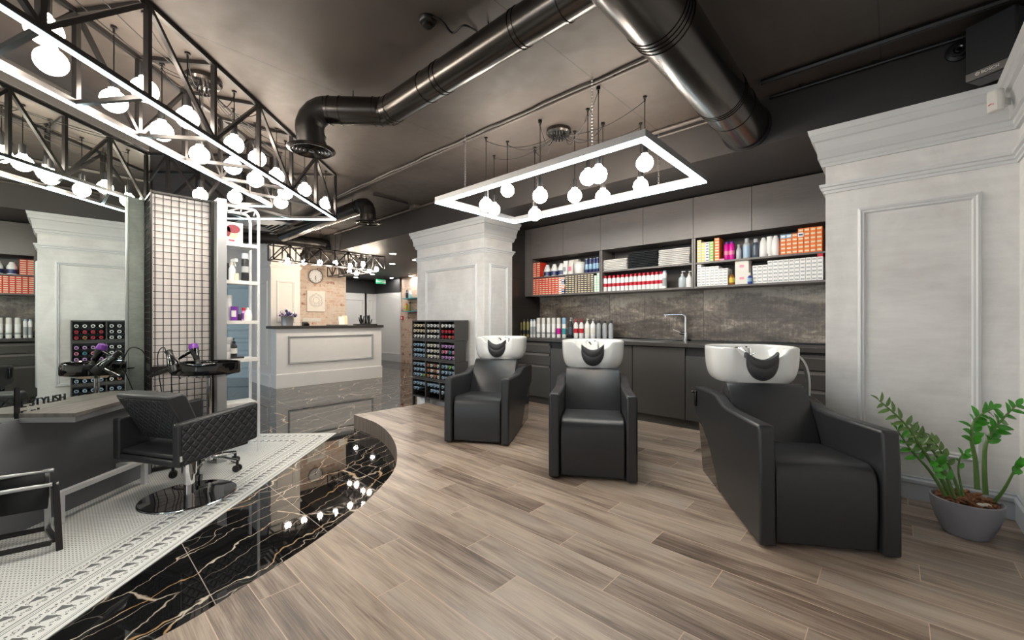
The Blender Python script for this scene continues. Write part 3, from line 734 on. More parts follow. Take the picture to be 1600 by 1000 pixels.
# upper left bay
o = tag(bottle_proto('tin_can', round_prof(.035, .12), (.034, .004), 'brown', 'steel', (.02, .10), 'copper'), 'small reddish brown tin beside the red cartons, upper left bay', 'can'); o.location = sp(847, MZ)
p = bottle_proto('cream_jar', [(.046, 0), (.05, .006), (.05, .10), (.045, .115), (.03, .15)], (.026, .02), 'white', 'white', (.012, .07), 'navy')
row_of(p, ['white jar with navy arch label, %s of three in upper left bay' % s for s in ('left one', 'middle one', 'right one')], 'white navy-labelled jars', [sp(855.5, MZ), sp(866.5, MZ), sp(877.5, MZ)], 'jar')
def pouch(name, w, h, mat, lab, loc, labmat='grey'):
    t = thing(name, lab, 'pouch', loc)
    rows = []
    for k in range(7):
        z = h * k / 6; th = .035 * (1 - (k / 6) ** 2 * .93); ww = w * (1 - .06 * math.sin(PI * k / 6))
        rows.append([(ww / 2 * math.copysign(abs(math.cos(a)) ** .6, math.cos(a)), th * math.sin(a), z) for a in (2 * PI * i / 16 for i in range(16))])
    mb = MB(); V = mb.grid(rows, closed_v=True); mb.bm.faces.new(V[0][::-1]); mb.bm.faces.new(V[-1]); mb.build('bag', mat, t)
    MB().bb(-w * .3, w * .3, -.037, -.0345, h * .25, h * .55).build('label', labmat, t, smooth=False)
    return t
pouch('refill_pouch', .075, .2, 'white', 'white refill pouch beside the jars, upper left bay', sp(884, MZ))
pouch('refill_pouch', .085, .2, 'paper', 'off-white refill pouch leaning on the tub, upper left bay', sp(892.5, MZ), 'pink')
o = tag(MB().bb(-.07, .07, 0, .06, 0, .225).build('storage_carton', 'paper', None, bevel=.002), 'plain white carton standing behind the pouches, upper left bay', 'box'); o.location = (xat(897, 4.88), 4.88, MZ)
t = thing('plastic_tub', 'round white plastic tub with lid, upper left bay', 'tub', sp(905.5, MZ))
MB().lathe([(.062, 0), (.066, .004), (.075, .13), (.075, .14)], 28).build('body', 'white', t, ang=50)
MB().lathe([(.079, .128), (.08, .15), (.074, .158), (.02, .16)], 28).build('lid', 'white_plastic', t, ang=50)
p = bottle_proto('blue_tin', round_prof(.0235, .185), (.0225, .004), 'navy', 'steel', (.05, .12), 'skyblue')
row_of(p, ['tall navy and lilac tin, %s from left in upper left bay' % s for s in ORD[:4]], 'navy tins in the upper left bay', [sp(q, MZ) for q in (917, 923, 929, 934)], 'tin')
# towels
def towel(w, d, h, seed):
    rnd = random.Random(seed); mb = MB(); rows = []
    n = 28
    prof = []
    for k in range(n):
        a = 2 * PI * k / n; cx, cz = math.cos(a), math.sin(a)
        prof.append((.5 * d * math.copysign(abs(cx) ** .35, cx), .5 * h * math.copysign(abs(cz) ** .6, cz) + h / 2))
    m = 10
    for i in range(m + 1):
        x = -w / 2 + w * i / m; s = .94 if i in (0, m) else 1
        rows.append([(x, y * s + rnd.uniform(-.002, .002), (z - h / 2) * s * (1 + .06 * math.sin(i * 1.3 + seed)) + h / 2 + rnd.uniform(-.0006, .0006)) for y, z in prof])
    V = mb.grid(rows, closed_v=True); mb.bm.faces.new(V[0]); mb.bm.faces.new(V[-1][::-1])
    return mb
def towel_stack(mat, noun, px0, px1, n, h, group):
    x0, x1 = xat(px0, 4.72), xat(px1, 4.72); protos = [towel(x1 - x0 - .004, .24, h, s).build('folded_towel', mat, None, ang=70) for s in range(2)]
    for k in range(n):
        o = protos[k] if k < 2 else protos[k % 2].copy()
        if k >= 2: COL.objects.link(o)
        o.location = ((x0 + x1) / 2 + random.uniform(-.005, .005), 4.81 + random.uniform(-.006, .006), MZ + .001 + k * (h * .985))
        tag(o, 'folded %s, %s from bottom' % (noun, ORD[k]), 'towel', group)
towel_stack('towel_w', 'white towel in the pile beside the divider', 942, 981, 7, .0205, 'white towels left of the black pile')
towel_stack('towel_b', 'black towel in the pile between white ones', 982.5, 1028, 10, .0195, 'black towels on the middle shelf')
towel_stack('towel_w', 'white towel in the pile beside the yellow cartons', 1030, 1079, 9, .021, 'white towels right of the black pile')
# aerosol cans
p = bottle_proto('spray_can', [(.023, 0), (.0245, .005), (.0245, .155), (.02, .168)], (.0185, .032), 'white', 'crimson', (.06, .10), 'crimson', pump=False)
cx = [946 + (1033 - 946) * i / 13 for i in range(14)]
row_of(p, ['white spray can with red cap in the middle bay, %s from the left' % s for s in ORD[:14]], 'red-capped spray cans', [sp(q, BZ, 4.72) for q in cx], 'spray can')
o = tag(bottle_proto('spray_can', [(.023, 0), (.0245, .005), (.0245, .17), (.02, .185)], (.0185, .02), 'white', 'paleblue', (.03, .12), 'grey'), 'white spray can with pale cap at the right end of the red-capped row', 'spray can'); o.location = sp(1038.5, BZ, 4.72)
o = tag(bottle_proto('pump_bottle', round_prof(.04, .14, .012, .03), None, 'clear', 'white_plastic', pump=True), 'clear bottle with white pump on the lower middle shelf', 'bottle'); o.location = sp(1066, BZ, 4.74)
o = tag(bottle_proto('pump_bottle', round_prof(.034, .135, .012, .03), None, 'white', 'white_plastic', pump=True), 'white pump bottle beside the clear one, against the divider', 'bottle'); o.location = sp(1077, BZ, 4.74)
# upper right bay bottles
p = bottle_proto('hair_spray', [(.026, 0), (.028, .005), (.028, .16), (.02, .175)], (.018, .022), 'magenta', 'purple', (.06, .1), 'pink')
row_of(p, ['magenta hair spray can, left of the pair', 'magenta hair spray can, right of the pair'], 'magenta spray cans', [sp(1135.5, MZ), sp(1143.5, MZ)], 'spray can')
o = tag(MB().bb(-.03, .03, -.02, .02, 0, .018).build('flat_carton', 'pink', None, bevel=.001), 'small flat pink carton before the magenta cans', 'box'); o.location = sp(1127.5, MZ, 4.70)
for px, nm, lab, pr, cp, m_, cm, lb, lm in (
    (1154.5, 'lotion_bottle', 'small silver lotion bottle behind the magenta cans', round_prof(.026, .13, .012, .03), (.014, .028), 'silver', 'grey', None, None),
    (1167, 'lotion_bottle', 'tall silver-blue bottle in the upper right bay', round_prof(.036, .17, .02, .02), (.02, .04), 'silver', 'silver', (.02, .13), 'paleblue'),
    (1181, 'lotion_bottle', 'slate grey bottle with silver cap in the upper right bay', round_prof(.034, .16, .02, .02), (.02, .035), 'slate', 'silver', (.03, .12), 'slate')):
    o = tag(bottle_proto(nm, pr, cp, m_, cm, lb, lm), lab, 'bottle'); o.location = sp(px, MZ)
def taper(r, h): return [(r * .85, 0), (r, .006), (r * 1.02, h * .4), (r * .85, h * .8), (r * .6, h * .97), (r * .5, h)]
p = bottle_proto('shampoo_bottle', taper(.036, .185), (.017, .012), 'white', 'white')
row_of(p, ['white tapered shampoo bottle beside the slate bottle', 'white tapered shampoo bottle beside the orange cartons'], 'white tapered bottles', [sp(1193, MZ), sp(1212, MZ, 4.72)])
o = tag(bottle_proto('cream_tube', [(.02, 0), (.02, .03), (.028, .04), (.03, .2)], None, 'white', 'white'), 'white upright cream tube between the two tapered bottles', 'tube'); o.location = sp(1203.5, MZ)
# lower right bay odds
o = tag(bottle_proto('serum_bottle', round_prof(.028, .11, .012, .02), (.013, .03), 'amber', 'black_plastic', (.025, .075), 'yellow'), 'small amber bottle with black cap, lower right bay', 'bottle'); o.location = sp(1143.5, BZ, 4.72)
for k, lab in ((0, 'plain white carton standing under another beside the amber bottle'), (1, 'plain white carton on top of another beside the amber bottle')):
    o = MB().bb(-.062, .062, 0, .12, 0, .122).bb(-.02, .02, -.0006, 0, .05, .075, mi=1).build('white_carton', ['paper', 'pink'], None, bevel=.001); tag(o, lab, 'box', 'white cartons beside the amber bottle'); o.location = (xat(1159, 4.7), 4.70, BZ + .0005 + k * .1225)
o = tag(bottle_proto('spray_bottle', round_prof(.02, .08, .01, .015), (.011, .03), 'blue', 'white_plastic', (.02, .055), 'skyblue'), 'small blue spray bottle before the white cartons', 'bottle'); o.location = sp(1171.5, BZ, 4.655)
# bottles standing on the worktop
YW = 4.86
def wp(px, y=None):
    y = 4.56 + (px - 807) * .0019
    return Vector((xat(px, y), y, WT + .0005))
p = bottle_proto('oil_bottle', round_prof(.021, .225, .012, .02), (.014, .04), 'olive', 'black_plastic', (.04, .10), 'dark')
row_of(p, ['olive oil-type bottle with black cap on worktop, %s from left' % s for s in ORD[:4]], 'olive bottles on the worktop', [wp(q) for q in (807.5, 813.2, 819, 824.8)])
p = bottle_proto('conditioner_tube', [(.017, 0), (.02, .004), (.02, .22), (.016, .235)], (.015, .02), 'white', 'paleblue', (.04, .15), 'grey')
row_of(p, ['slim white bottle with blue cap beside the olive ones', 'slim white bottle with blue cap beside the wide white ones'], 'slim white bottles', [wp(830.5), wp(835)])
p = bottle_proto('shampoo_cylinder', round_prof(.0285, .19), (.0275, .085), 'white', 'white_plastic', (.05, .075), 'grey')
row_of(p, ['wide white shampoo bottle on the worktop, %s from left' % s for s in ORD[:4]], 'wide white shampoo bottles', [wp(q) for q in (841.5, 849.3, 857.2, 865)])
o = tag(bottle_proto('shampoo_cylinder', round_prof(.0285, .19), (.0275, .085), 'white', 'white_plastic', (.05, .13), 'magenta'), 'white bottle with magenta label band on the worktop', 'bottle'); o.location = wp(873)
o = tag(bottle_proto('shampoo_cylinder', round_prof(.0285, .19), (.0275, .085), 'white', 'skyblue', (.05, .13), 'teal'), 'white bottle with blue cap and teal label on the worktop', 'bottle'); o.location = wp(881.5)
o = tag(bottle_proto('pump_bottle', round_prof(.03, .23, .014, .03), None, 'dark', 'silver', (.05, .15), 'slate', pump=True), 'dark grey pump bottle on the worktop', 'bottle'); o.location = wp(891.5, 4.85)
p = bottle_proto('pump_bottle', round_prof(.03, .215, .014, .03), None, 'white', 'crimson', (.07, .13), 'crimson', pump=True)
row_of(p, ['white bottle with red pump beside the dark bottle', 'white bottle with red pump beside the white-pump bottles'], 'red pump bottles', [wp(900, 4.84), wp(908.5, 4.84)])
p = bottle_proto('pump_bottle', round_prof(.034, .215, .014, .03), None, 'white', 'white_plastic', (.06, .14), 'paper', pump=True)
row_of(p, ['white bottle with white pump beside the red-pump pair', 'white bottle with white pump beside the grey bottles'], 'white pump bottles', [wp(917.5, 4.83), wp(926.5, 4.83)])
p = bottle_proto('grey_bottle', round_prof(.031, .205, .016, .02), (.017, .03), 'grey', 'dark')
row_of(p, ['pale grey bottle with dark cap, %s of three on the worktop' % s for s in ('left one', 'middle one', 'right one')], 'grey bottles on the worktop', [wp(935.5, 4.83), wp(945, 4.83), wp(954.5, 4.83)])

# ------------------------------------------------------------------ hair-washing chairs
# local frame: x across, y backwards from the front apron, z up from the platform
def wash_chair(label, loc, rz, arm=False):
    t = thing('washing_chair', label, 'salon chair', loc, rz, 'black washing chairs with white basins')
    side = [(0.0, 0.012), (0.004, 0.42), (0.016, 0.60), (0.03, 0.607), (0.50, 0.588), (0.60, 0.592), (0.68, 0.612), (0.76, 0.632), (0.86, 0.634), (1.30, 0.607), (1.325, 0.59), (1.33, 0.42), (1.28, 0.385), (1.10, 0.345), (0.98, 0.29), (0.88, 0.215), (0.78, 0.12), (0.66, 0.012)]
    for s in (-1, 1):
        mb = MB(); a, b = sorted((s * 0.232, s * 0.308)); mb.prism(side, a, b, ax='x')
        # front arm edge leans outwards a little
        mb.build('armrest', 'leather', t, bevel=0.014, seg=3, ang=40)
    seat = [(0.03, 0.02), (0.022, 0.20), (0.026, 0.345), (0.038, 0.385), (0.062, 0.412), (0.10, 0.425), (0.30, 0.412), (0.56, 0.392), (0.58, 0.30), (0.56, 0.02)]
    MB().prism(seat, -0.226, 0.226, ax='x').build('seat', 'leather', t, bevel=0.012, seg=3, ang=40)
    q = Vector((0.40, 0.33)); back = [(0.545, 0.385), (0.60, 0.50), (0.70, 0.645), (0.745, 0.695), (0.765, 0.712), (0.79, 0.715), (0.82, 0.705), (0.86, 0.66), (0.80, 0.55), (0.70, 0.40), (0.64, 0.33)]
    mb = MB(); rows = []
    for x, k in ((-0.228, 0), (-0.222, 1), (0.222, 1), (0.228, 0)):
        cx = sum(p[0] for p in back) / len(back); cz = sum(p[1] for p in back) / len(back); f = 1 if k else .955
        rows.append([(x * (1 + .04 * (p[1] - .4)), cx + (p[0] - cx) * f, cz + (p[1] - cz) * f) for p in back])
    V = mb.grid(rows, closed_v=True); mb.bm.faces.new(V[0]); mb.bm.faces.new(V[-1][::-1])
    mb.build('backrest', 'leather', t, ang=50)
    MB().prism([(0.68, 0.0), (1.10, 0.0), (1.22, 0.362), (1.10, 0.335), (0.98, 0.28), (0.88, 0.205), (0.78, 0.11)], -0.30, 0.30, ax='x').build('base_housing', 'gloss_black', t, bevel=0.006)
    MB().bb(-0.10, 0.10, 1.0, 1.16, 0.39, 0.70).build('basin_support', 'black_metal', t, bevel=0.01)
    # basin
    cx, cy = 0.0, 1.03
    NA, W2, D2_ = 56, 0.285, 0.255
    def se(a, n):
        c, s = math.cos(a), math.sin(a)
        return math.copysign(abs(c) ** (2 / n), c), math.copysign(abs(s) ** (2 / n), s)
    def notch(a):            # 1 at the front neck cut-out
        d = (a + PI / 2 + PI) % (2 * PI) - PI
        x = abs(d) / 0.46
        return 0.0 if x >= 1 else (1 - x * x) ** 0.65 if x < .9 else (1 - .81) ** .65 * (1 - x) / .1
    rows = []
    prof = [(0.79, 0.700, 2.8), (0.82, 0.702, 2.8), (0.865, 0.712, 2.8), (0.93, 0.742, 2.9), (0.972, 0.79, 3.0), (0.992, 0.86, 3.1), (1.0, 0.925, 3.0), (1.0, 0.940, 3.0), (0.985, 0.950, 3.0), (0.95, 0.951, 3.0), (0.925, 0.938, 3.0), (0.89, 0.87, 2.9), (0.84, 0.80, 2.7), (0.70, 0.755, 2.5), (0.30, 0.735, 2.2), (0.06, 0.73, 2)]
    for i, (k, z, n) in enumerate(prof):
        r = []
        for j in range(NA):
            a = 2 * PI * j / NA; c, s = se(a, n); nt = notch(a)
            zz = z - nt * 0.088 * max(0, min(1, (z - 0.74) / 0.18))
            pull = 1 - 0.10 * nt * max(0, min(1, (z - 0.70) / 0.2))
            r.append((cx + W2 * k * c, cy + D2_ * k * s * pull, zz))
        rows.append(r)
    mb = MB(); V = mb.grid(rows, closed_v=True); mb.bm.faces.new(V[0][::-1]); mb.bm.faces.new(V[-1])
    mb.prism([(-.20, .79), (.20, .79), (.19, .86), (-.19, .86)], .695, .715)
    b = mb.build('basin', 'ceramic', t, ang=70, sub=1)
    MB().cyl((0, 1.05, .731), (0, 1.05, .742), .022).build('drain', 'chrome', b)
    # dark rubber neck rest sitting in the cut-out
    rows = []
    for i in range(13):
        u = math.sin(PI / 2 * (-1 + 2 * i / 12)); x = 0.100 * u; w = max(.3, 1 - abs(u) ** 3)
        top = 0.872 + 0.055 * abs(u) ** 1.9; low = 0.724 + 0.115 * (1 - math.sqrt(max(0, 1 - u * u)))
        low = min(low, top - .010)
        yf = 0.776 + 0.016 * u * u
        mid = (top + low) / 2
        rows.append([(x, yf + .004, low), (x, yf - .016 * w, low + (mid - low) * .5), (x, yf - .02 * w, mid), (x, yf - .010 * w, mid + .006), (x, yf - .024 * w, mid + (top - mid) * .5), (x, yf - .012, top - .004), (x, yf + .012, top), (x, yf + .055, top - .006), (x, yf + .06, mid), (x, yf + .03, low)])
    mb = MB(); V = mb.grid(rows, closed_v=True); mb.bm.faces.new(V[0]); mb.bm.faces.new(V[-1][::-1])
    mb.build('neck_rest', 'gel', t, ang=60, sub=1)
    # hand shower and mixer in the basin
    h = MB().cyl((.055, 1.19, .80), (.055, 1.19, .925), .014).bar((.055, 1.19, .92), (.02, 1.15, .935), .012, .01).cyl((.07, 1.2, .86), (.10, 1.2, .88), .01)
    h.build('mixer', 'chrome', t)
    MB().tube(cat([(-.06, 1.2, .80), (-.065, 1.19, .88), (-.06, 1.15, .925), (-.035, 1.10, .925), (-.01, 1.06, .90)], 5), .008, 10, radii=None).build('hand_shower', 'chrome', t)
    if arm:   # bright metal support arm curving out on the right
        rows = cat([(.312, 1.10, .42), (.36, 1.10, .44), (.405, 1.10, .54), (.415, 1.10, .68), (.395, 1.10, .80), (.35, 1.10, .872), (.28, 1.10, .90)], 6)
        mb = MB(); rr = []
        for i, p in enumerate(rows):
            tg = (rows[min(i + 1, len(rows) - 1)] - rows[max(i - 1, 0)]).normalized(); nn = Vector((tg.z, 0, -tg.x)) * .007
            rr.append([p + nn + Vector((0, -.022, 0)), p + nn + Vector((0, .022, 0)), p - nn + Vector((0, .022, 0)), p - nn + Vector((0, -.022, 0))])
        V = mb.grid(rr, closed_v=True); mb.bm.faces.new(V[0]); mb.bm.faces.new(V[-1][::-1]); mb.build('support_arm', 'alu', t, ang=50)
    MB().bb(-.325, -.309, 1.23, 1.27, .46, .58).cyl((-.309, 1.25, .57), (-.345, 1.25, .57), .012).build('recline_lever', 'gloss_black', t, bevel=.004)
    return t
wash_chair('black washing chair with white basin, nearest the potted plant and pilaster', (-0.235, 2.518, PZ), R(32.0), True)
wash_chair('black washing chair with white basin, standing between the two other washing chairs', (-1.566, 2.535, PZ), R(31.5))
wash_chair('black washing chair with white basin, beside the dye-tube rack and column', (-2.815, 2.575, PZ), R(31.0))

# ------------------------------------------------------------------ dye-tube rack in front of the column
RX0, RX1, RY0 = -5.184, -4.215, 3.488
rk = thing('dye_tube_rack', 'black tall rack of hair dye tubes in front of the white column', 'rack', ((RX0 + RX1) / 2, RY0, 0))
rw = (RX1 - RX0) / 2
TZ = [1.03, 0.755, 0.48, 0.205]; TH = 0.272
depth = [0.232, 0.19, 0.228, 0.228]
tname = ['top', 'second', 'third', 'bottom']
colw = 2 * rw / 3
for k in range(4):
    z0, d = TZ[k], depth[k]
    mb = MB()
    mb.bb(-rw, rw, 0, d, z0, z0 + .018).bb(-rw, rw, 0, d, z0 + TH - .02, z0 + TH)
    for c in range(4):
        x = -rw + c * colw; w = .014
        a = max(-rw, x - w / 2) if c else -rw; b = a + w if c < 3 else rw; a = b - w if c == 3 else a
        mb.bb(a, b, 0, d, z0 + .018, z0 + TH - .02)
    mb.bb(-rw + .014, rw - .014, d - .008, d, z0 + .018, z0 + TH - .02)
    tier = mb.build('tier', 'cab_dark', rk, bevel=.001)
    mb = MB()
    for c in range(3):
        x0 = -rw + c * colw + .012
        for r in range(3):
            zz = z0 + .024 + r * .075
            mb.bb(x0, x0 + colw - .024, .006, d - .02, zz - .003, zz)
            for i in range(5):
                xx = x0 + i * (colw - .024) / 4
                mb.bb(max(x0, xx - .003), min(x0 + colw - .024, xx + .003), .004, d - .03, zz, zz + .014)
    mb.build('tube_tray', 'black_plastic', tier, smooth=False)
for x in (-rw, rw - .03):
    for y in (.01, .19): MB().bb(x, x + .03, y, y + .03, 0, .205).build('leg', 'black_metal', rk, smooth=False)
def tube_proto(ring, cap):
    mb = MB()
    mb.lathe([(.0195, 0), (.021, .003), (.021, .012), (.0185, .014)], 14, mi=1)
    mb.lathe([(.0185, .014), (.0185, .10), (.012, .14)], 14, mi=0)
    mb.lathe([(.0125, -.0012), (.0125, .0)], 14, mi=2)
    o = mb.build('dye_tube', [ring, cap, 'dark'], None, ang=40); return o
tproto = {}
def tcol(k, c, r, i):
    if k == 0:
        if c == 0: return 'cream' if r > 0 else 'silver'
        if c == 1: return 'cream' if (r, i) == (1, 1) else 'silver'
        return 'silver' if r == 2 else ('copper' if (r, i) == (0, 2) else 'crimson')
    if k == 1:
        if c == 0: return 'paleblue'
        if c == 1: return 'silver' if (r + i) % 3 else 'cream'
        return 'teal' if (r, i) == (1, 2) else ('pink' if r == 1 else 'lilac')
    if k == 2:
        if c == 0: return 'green' if (r, i) == (0, 3) else 'paleblue'
        if c == 1: return 'copper' if i % 2 == 0 else 'silver'
        return 'green' if (r, i) == (2, 2) else 'paleblue'
    return 'paleblue'
cname = {'cream': 'cream', 'silver': 'silver', 'crimson': 'red', 'copper': 'copper', 'paleblue': 'pale blue', 'teal': 'teal', 'pink': 'pink', 'lilac': 'lilac', 'green': 'green'}
rname = ['lowest', 'middle', 'upper']
for k in range(4):
    for c in range(3):
        for r in range(3):
            for i in range(4):
                if k == 3 and c == 0 and (r == 0 or (r == 1 and i > 1)): continue
                if k == 3 and c == 1 and (r == 0 or (r == 1 and i == 0)): continue
                if k == 3 and c == 2 and r == 0: continue
                m = tcol(k, c, r, i)
                if m not in tproto: o = tproto[m] = tube_proto(m, m if m != 'silver' else 'white')
                else: o = tproto[m].copy(); COL.objects.link(o)
                x0 = -rw + c * colw + .012; w4 = (colw - .024) / 4
                o.location = ((RX0 + RX1) / 2 + x0 + (i + .5) * w4, RY0 + .004 + random.uniform(0, .008), TZ[k] + .0255 + r * .075 + .0215)
                o.rotation_euler = (-PI / 2, 0, 0)
                tag(o, '%s dye tube, %s tier, %s column, %s row, %s from left' % (cname[m], tname[k], ('left', 'middle', 'right')[c], rname[r], ORD[i]), 'dye tube', 'dye tubes in the rack')
o = tag(MB().bb(-.06, .06, 0, .1, 0, .19).build('white_box', 'white', None, bevel=.003), 'small white box on the floor under the dye rack', 'box'); o.location = (-5.02, RY0 + .06, 0)

# ------------------------------------------------------------------ pendant lamps, LED frames
def globe_proto(r=.0625, mat='globe'):
    t = thing('globe_pendant', None, None)
    b = MB().sph((0, 0, 0), r, 28, 18); b.cyl((0, 0, r * .93), (0, 0, r * 1.12), .024, n=16)
    b.build('globe', mat, t)
    MB().cyl((0, 0, r * 1.1), (0, 0, r * 1.1 + .075), .021, n=16).cyl((0, 0, r * 1.1 + .075), (0, 0, r * 1.1 + .085), .010, n=10).build('lamp_socket', 'black_plastic', t)
    return t
GP = [globe_proto(), None]; gp_used = set()
def pendant(p, hub, lab, group, ceil=CEIL, sag=.12, kind=0):
    """globe on a straight cord from a ceiling hook, with the slack running to the hub"""
    if kind not in gp_used: o = GP[kind]; gp_used.add(kind)
    else: o = dup(GP[kind], p)
    o.location = p; tag(o, lab, 'pendant lamp', group)
    top = ceil - p[2]
    pts = [(0, 0, .145 if kind == 0 else .125), (0, 0, top * .5), (0, 0, top - .035)]
    MB().tube(pts, .0032, 6).build('cord', 'cord', o)
    if hub is not None:      # the slack belongs to the ceiling rose it springs from
        h = Vector(hub.location); n = 14
        a = Vector((p[0], p[1], ceil - .032)) - h; b = Vector((0, 0, -.06)) + Vector((a.x, a.y, 0)).normalized() * .06
        sg = sag * random.uniform(.5, 1.2); sl = [b.lerp(a, k / n) - Vector((0, 0, sg * 4 * (k / n) * (1 - k / n))) for k in range(n + 1)]
        MB().tube(sl, .003, 6).build('slack_cord', 'cord', hub)
    MB().cyl((0, 0, top), (0, 0, top - .012), .016, n=12).cyl((0, 0, top - .012), (0, 0, top - .04), .006, n=8).build('ceiling_hook', 'black_metal', o)
    return o
def hub(p, lab):
    t = thing('cord_hub', lab, 'ceiling rose', p)
    MB().lathe([(.11, 0), (.112, -.03), (.10, -.045), (.06, -.05), (.0, -.05)], 32, cap=False).build('canopy', 'duct', t)
    mb = MB()
    for k in range(12):
        a = 2 * PI * k / 12; mb.cyl((.05 * math.cos(a), .05 * math.sin(a), -.045), (.055 * math.cos(a), .055 * math.sin(a), -.085), .007, n=8)
    mb.build('cable_grips', 'black_plastic', t)
    return t
# --- rectangular LED frame over the washing chairs
LZ = 2.46; FX0, FX1, FY0, FY1 = -3.335, -1.162, 2.507, 3.672
t = thing('led_frame_light', 'rectangular white LED frame hung on chains above the washing chairs', 'ceiling light', (0, 0, 0))
fw_ = .052
for nm, a in (('long', (FX0, FX1, FY0, FY0 + fw_)), ('long', (FX0, FX1, FY1 - fw_, FY1)), ('short', (FX0, FX0 + fw_, FY0 + fw_, FY1 - fw_)), ('short', (FX1 - fw_, FX1, FY0 + fw_, FY1 - fw_))):
    pr = MB().bb(a[0], a[1], a[2], a[3], LZ, LZ + .05).build('profile', 'alu', t, smooth=False)
    MB().bb(a[0] + .001, a[1] - .001, a[2] + .001, a[3] - .001, LZ - .012, LZ).build('led_strip', 'led', pr, smooth=False)
for px, py, y in ((727, 215, FY0 + .026), (925, 123, FY0 + .026), (1029, 210, FY1 - .026), (838, 250, FY1 - .026)):
    x = at_y(px, 300, y).x; mb = MB(); n = 22
    for k in range(n):
        z0 = LZ + .05 + (CEIL - LZ - .05) * k / n; z1 = LZ + .05 + (CEIL - LZ - .05) * (k + 1.15) / n; z1 = min(z1, CEIL)
        d = .006; o_ = (d, 0) if k % 2 else (0, d)
        mb.tube([(x - o_[0], y - o_[1], z0), (x - o_[0], y - o_[1], z1)], .0018, 5).tube([(x + o_[0], y + o_[1], z0), (x + o_[0], y + o_[1], z1)], .0018, 5)
        mb.bar((x - o_[0], y - o_[1], z1 - .002), (x + o_[0] + .0001, y + o_[1], z1 - .002), .003)
    mb.build('chain', 'steel', t, smooth=False)
HB = at_z(873, 203, CEIL)
HUB1 = hub(HB, 'dark round ceiling hub of cords above the LED frame')
mid = [(759.5, 320.5, 215), (772, 327.5, 243), (793, 297.5, 221), (844, 306, 187.5), (835.6, 335, 230), (898, 306, 205), (918.5, 277.5, 170), (935, 273, 136), (942, 307.5, 192), (1007.5, 255, 151), (1001, 290.5, 192.5)]
midl = ['lowest at the column end', 'beside it at the column end, farther back', 'third from the column end, hung high', 'fourth from the column end', 'hung lowest before the far LED bar', 'sixth from the column end, before the cabinets',
        'left of the overlapping pair', 'right and front of the overlapping pair', 'just under the overlapping pair', 'highest, nearest the duct', 'below the one nearest the duct']
for (px, py, hy), l in zip(mid, midl):
    d = FPX * (CEIL - EYE) / (501 - hy); pendant(at_d(px, py, d), HUB1, 'glowing globe in the LED frame, ' + l, 'globes in the LED frame')

# ------------------------------------------------------------------ styling island
IR = R(45)
def island(name, label, cat_, L, m, z=0.0): return thing(name, label, cat_, isl(L, m, z), IR)
ML = -2.902
t = island('styling_station', 'tall mirrored styling station with graphite base panel and grey desk top', 'styling station', ML, 3.0)
MB().bb(-.06, 0, -1.7, .655, 0, .69).build('base_panel', 'station', t, bevel=.002)
MB().bb(-.30, -.06, -1.7, .40, 0, 2.71).build('core_wall', 'station', t, smooth=False)
MB().bb(-.012, -.004, -1.7, .648, .692, 2.71).build('mirror', 'mirror', t, smooth=False)
MB().bb(-.06, -.012, -1.7, .648, .692, 2.71).build('mirror_backing', 'station', t, smooth=False)
MB().bb(-.30, .0, -1.7, .48, 2.712, 2.86).bb(-.26, -.02, .48, .66, 2.73, 2.80).build('top_beam', 'cab_dark', t, bevel=.003)
d = [(-.003, -.33), (.33, -.33), (.27, .04), (.23, .3), (.18, .5), (-.003, .5)]
tt = MB().prism(d, .705, .73).build('desk_top', 'wood_grey', t, bevel=.002)
MB().prism([(p[0] - (.004 if p[0] > 0 else 0), p[1] + (.004 if p[1] < 0 else 0)) for p in d], .672, .705).build('desk_edge', 'alu', tt, bevel=.001)
MB().bb(0.0, .035, .33, .42, .50, .545).build('cable_outlet', 'alu', t, bevel=.003)
# black lettering on the mirror
mir = bpy.data.objects['mirror']
def mtext(body, size, m0, z): return text('lettering', body, size, (.0, m0 - 3.0, z), (PI / 2, 0, PI / 2), 'black_plastic', mir, .0008, 'LEFT')
mtext('BE STYLISH', .062, 2.65, .78)
mtext('BE #1', .062, 2.65, .718)
mtext('1', .26, 2.60, .79)
# foot rest in front of it
t = island('foot_rest', 'white metal foot rest bar on two legs before the graphite base panel', 'foot rest', -2.76, 3.09)
MB().bar((0, -.335, .195), (0, .335, .195), .034).build('bar', 'white_metal', t, bevel=.003)
for y in (-.32, .32):
    MB().bar((0, y, 0.008), (0, y, .178), .034).bb(-.02, .02, y - .02, y + .02, .004, .010).build('leg', 'white_metal', t, bevel=.003)
MB().bb(-.168, -.017, .235, .275, .17, .20).build('wall_bracket', 'white_metal', t, bevel=.002)

# wire grid panel at the end of the station (faces +X)
GX = -4.655
t = thing('wire_grid_panel', 'white display panel with black wire grid in a black frame beside the mirror', 'display panel', (GX, .755, 0))
MB().bb(-.03, -.018, -.22, .22, .02, 2.39).build('backing_board', 'white_panel', t, smooth=False)
mb = MB().bb(-.03, .012, -.245, -.215, 0.004, 2.41).bb(-.03, .012, .195, .222, 0.004, 2.405).bb(-.03, .012, -.215, .195, 2.385, 2.405).bb(-.03, .006, -.215, .195, .86, .905).bb(-.03, .006, -.215, .195, .01, .04)
mb.build('frame', 'black_metal', t, bevel=.002)
mb = MB()
for k in range(8):
    y = -.215 + .41 * (k + .35) / 7.5; mb.cyl((.0, y, .03), (.0, y, 2.39), .0032, n=6)
for k in range(41):
    z = .05 + k * .0575; mb.cyl((.005, -.21, z), (.005, .195, z), .0028, n=6)
mb.build('wire_mesh', 'black_metal', t)
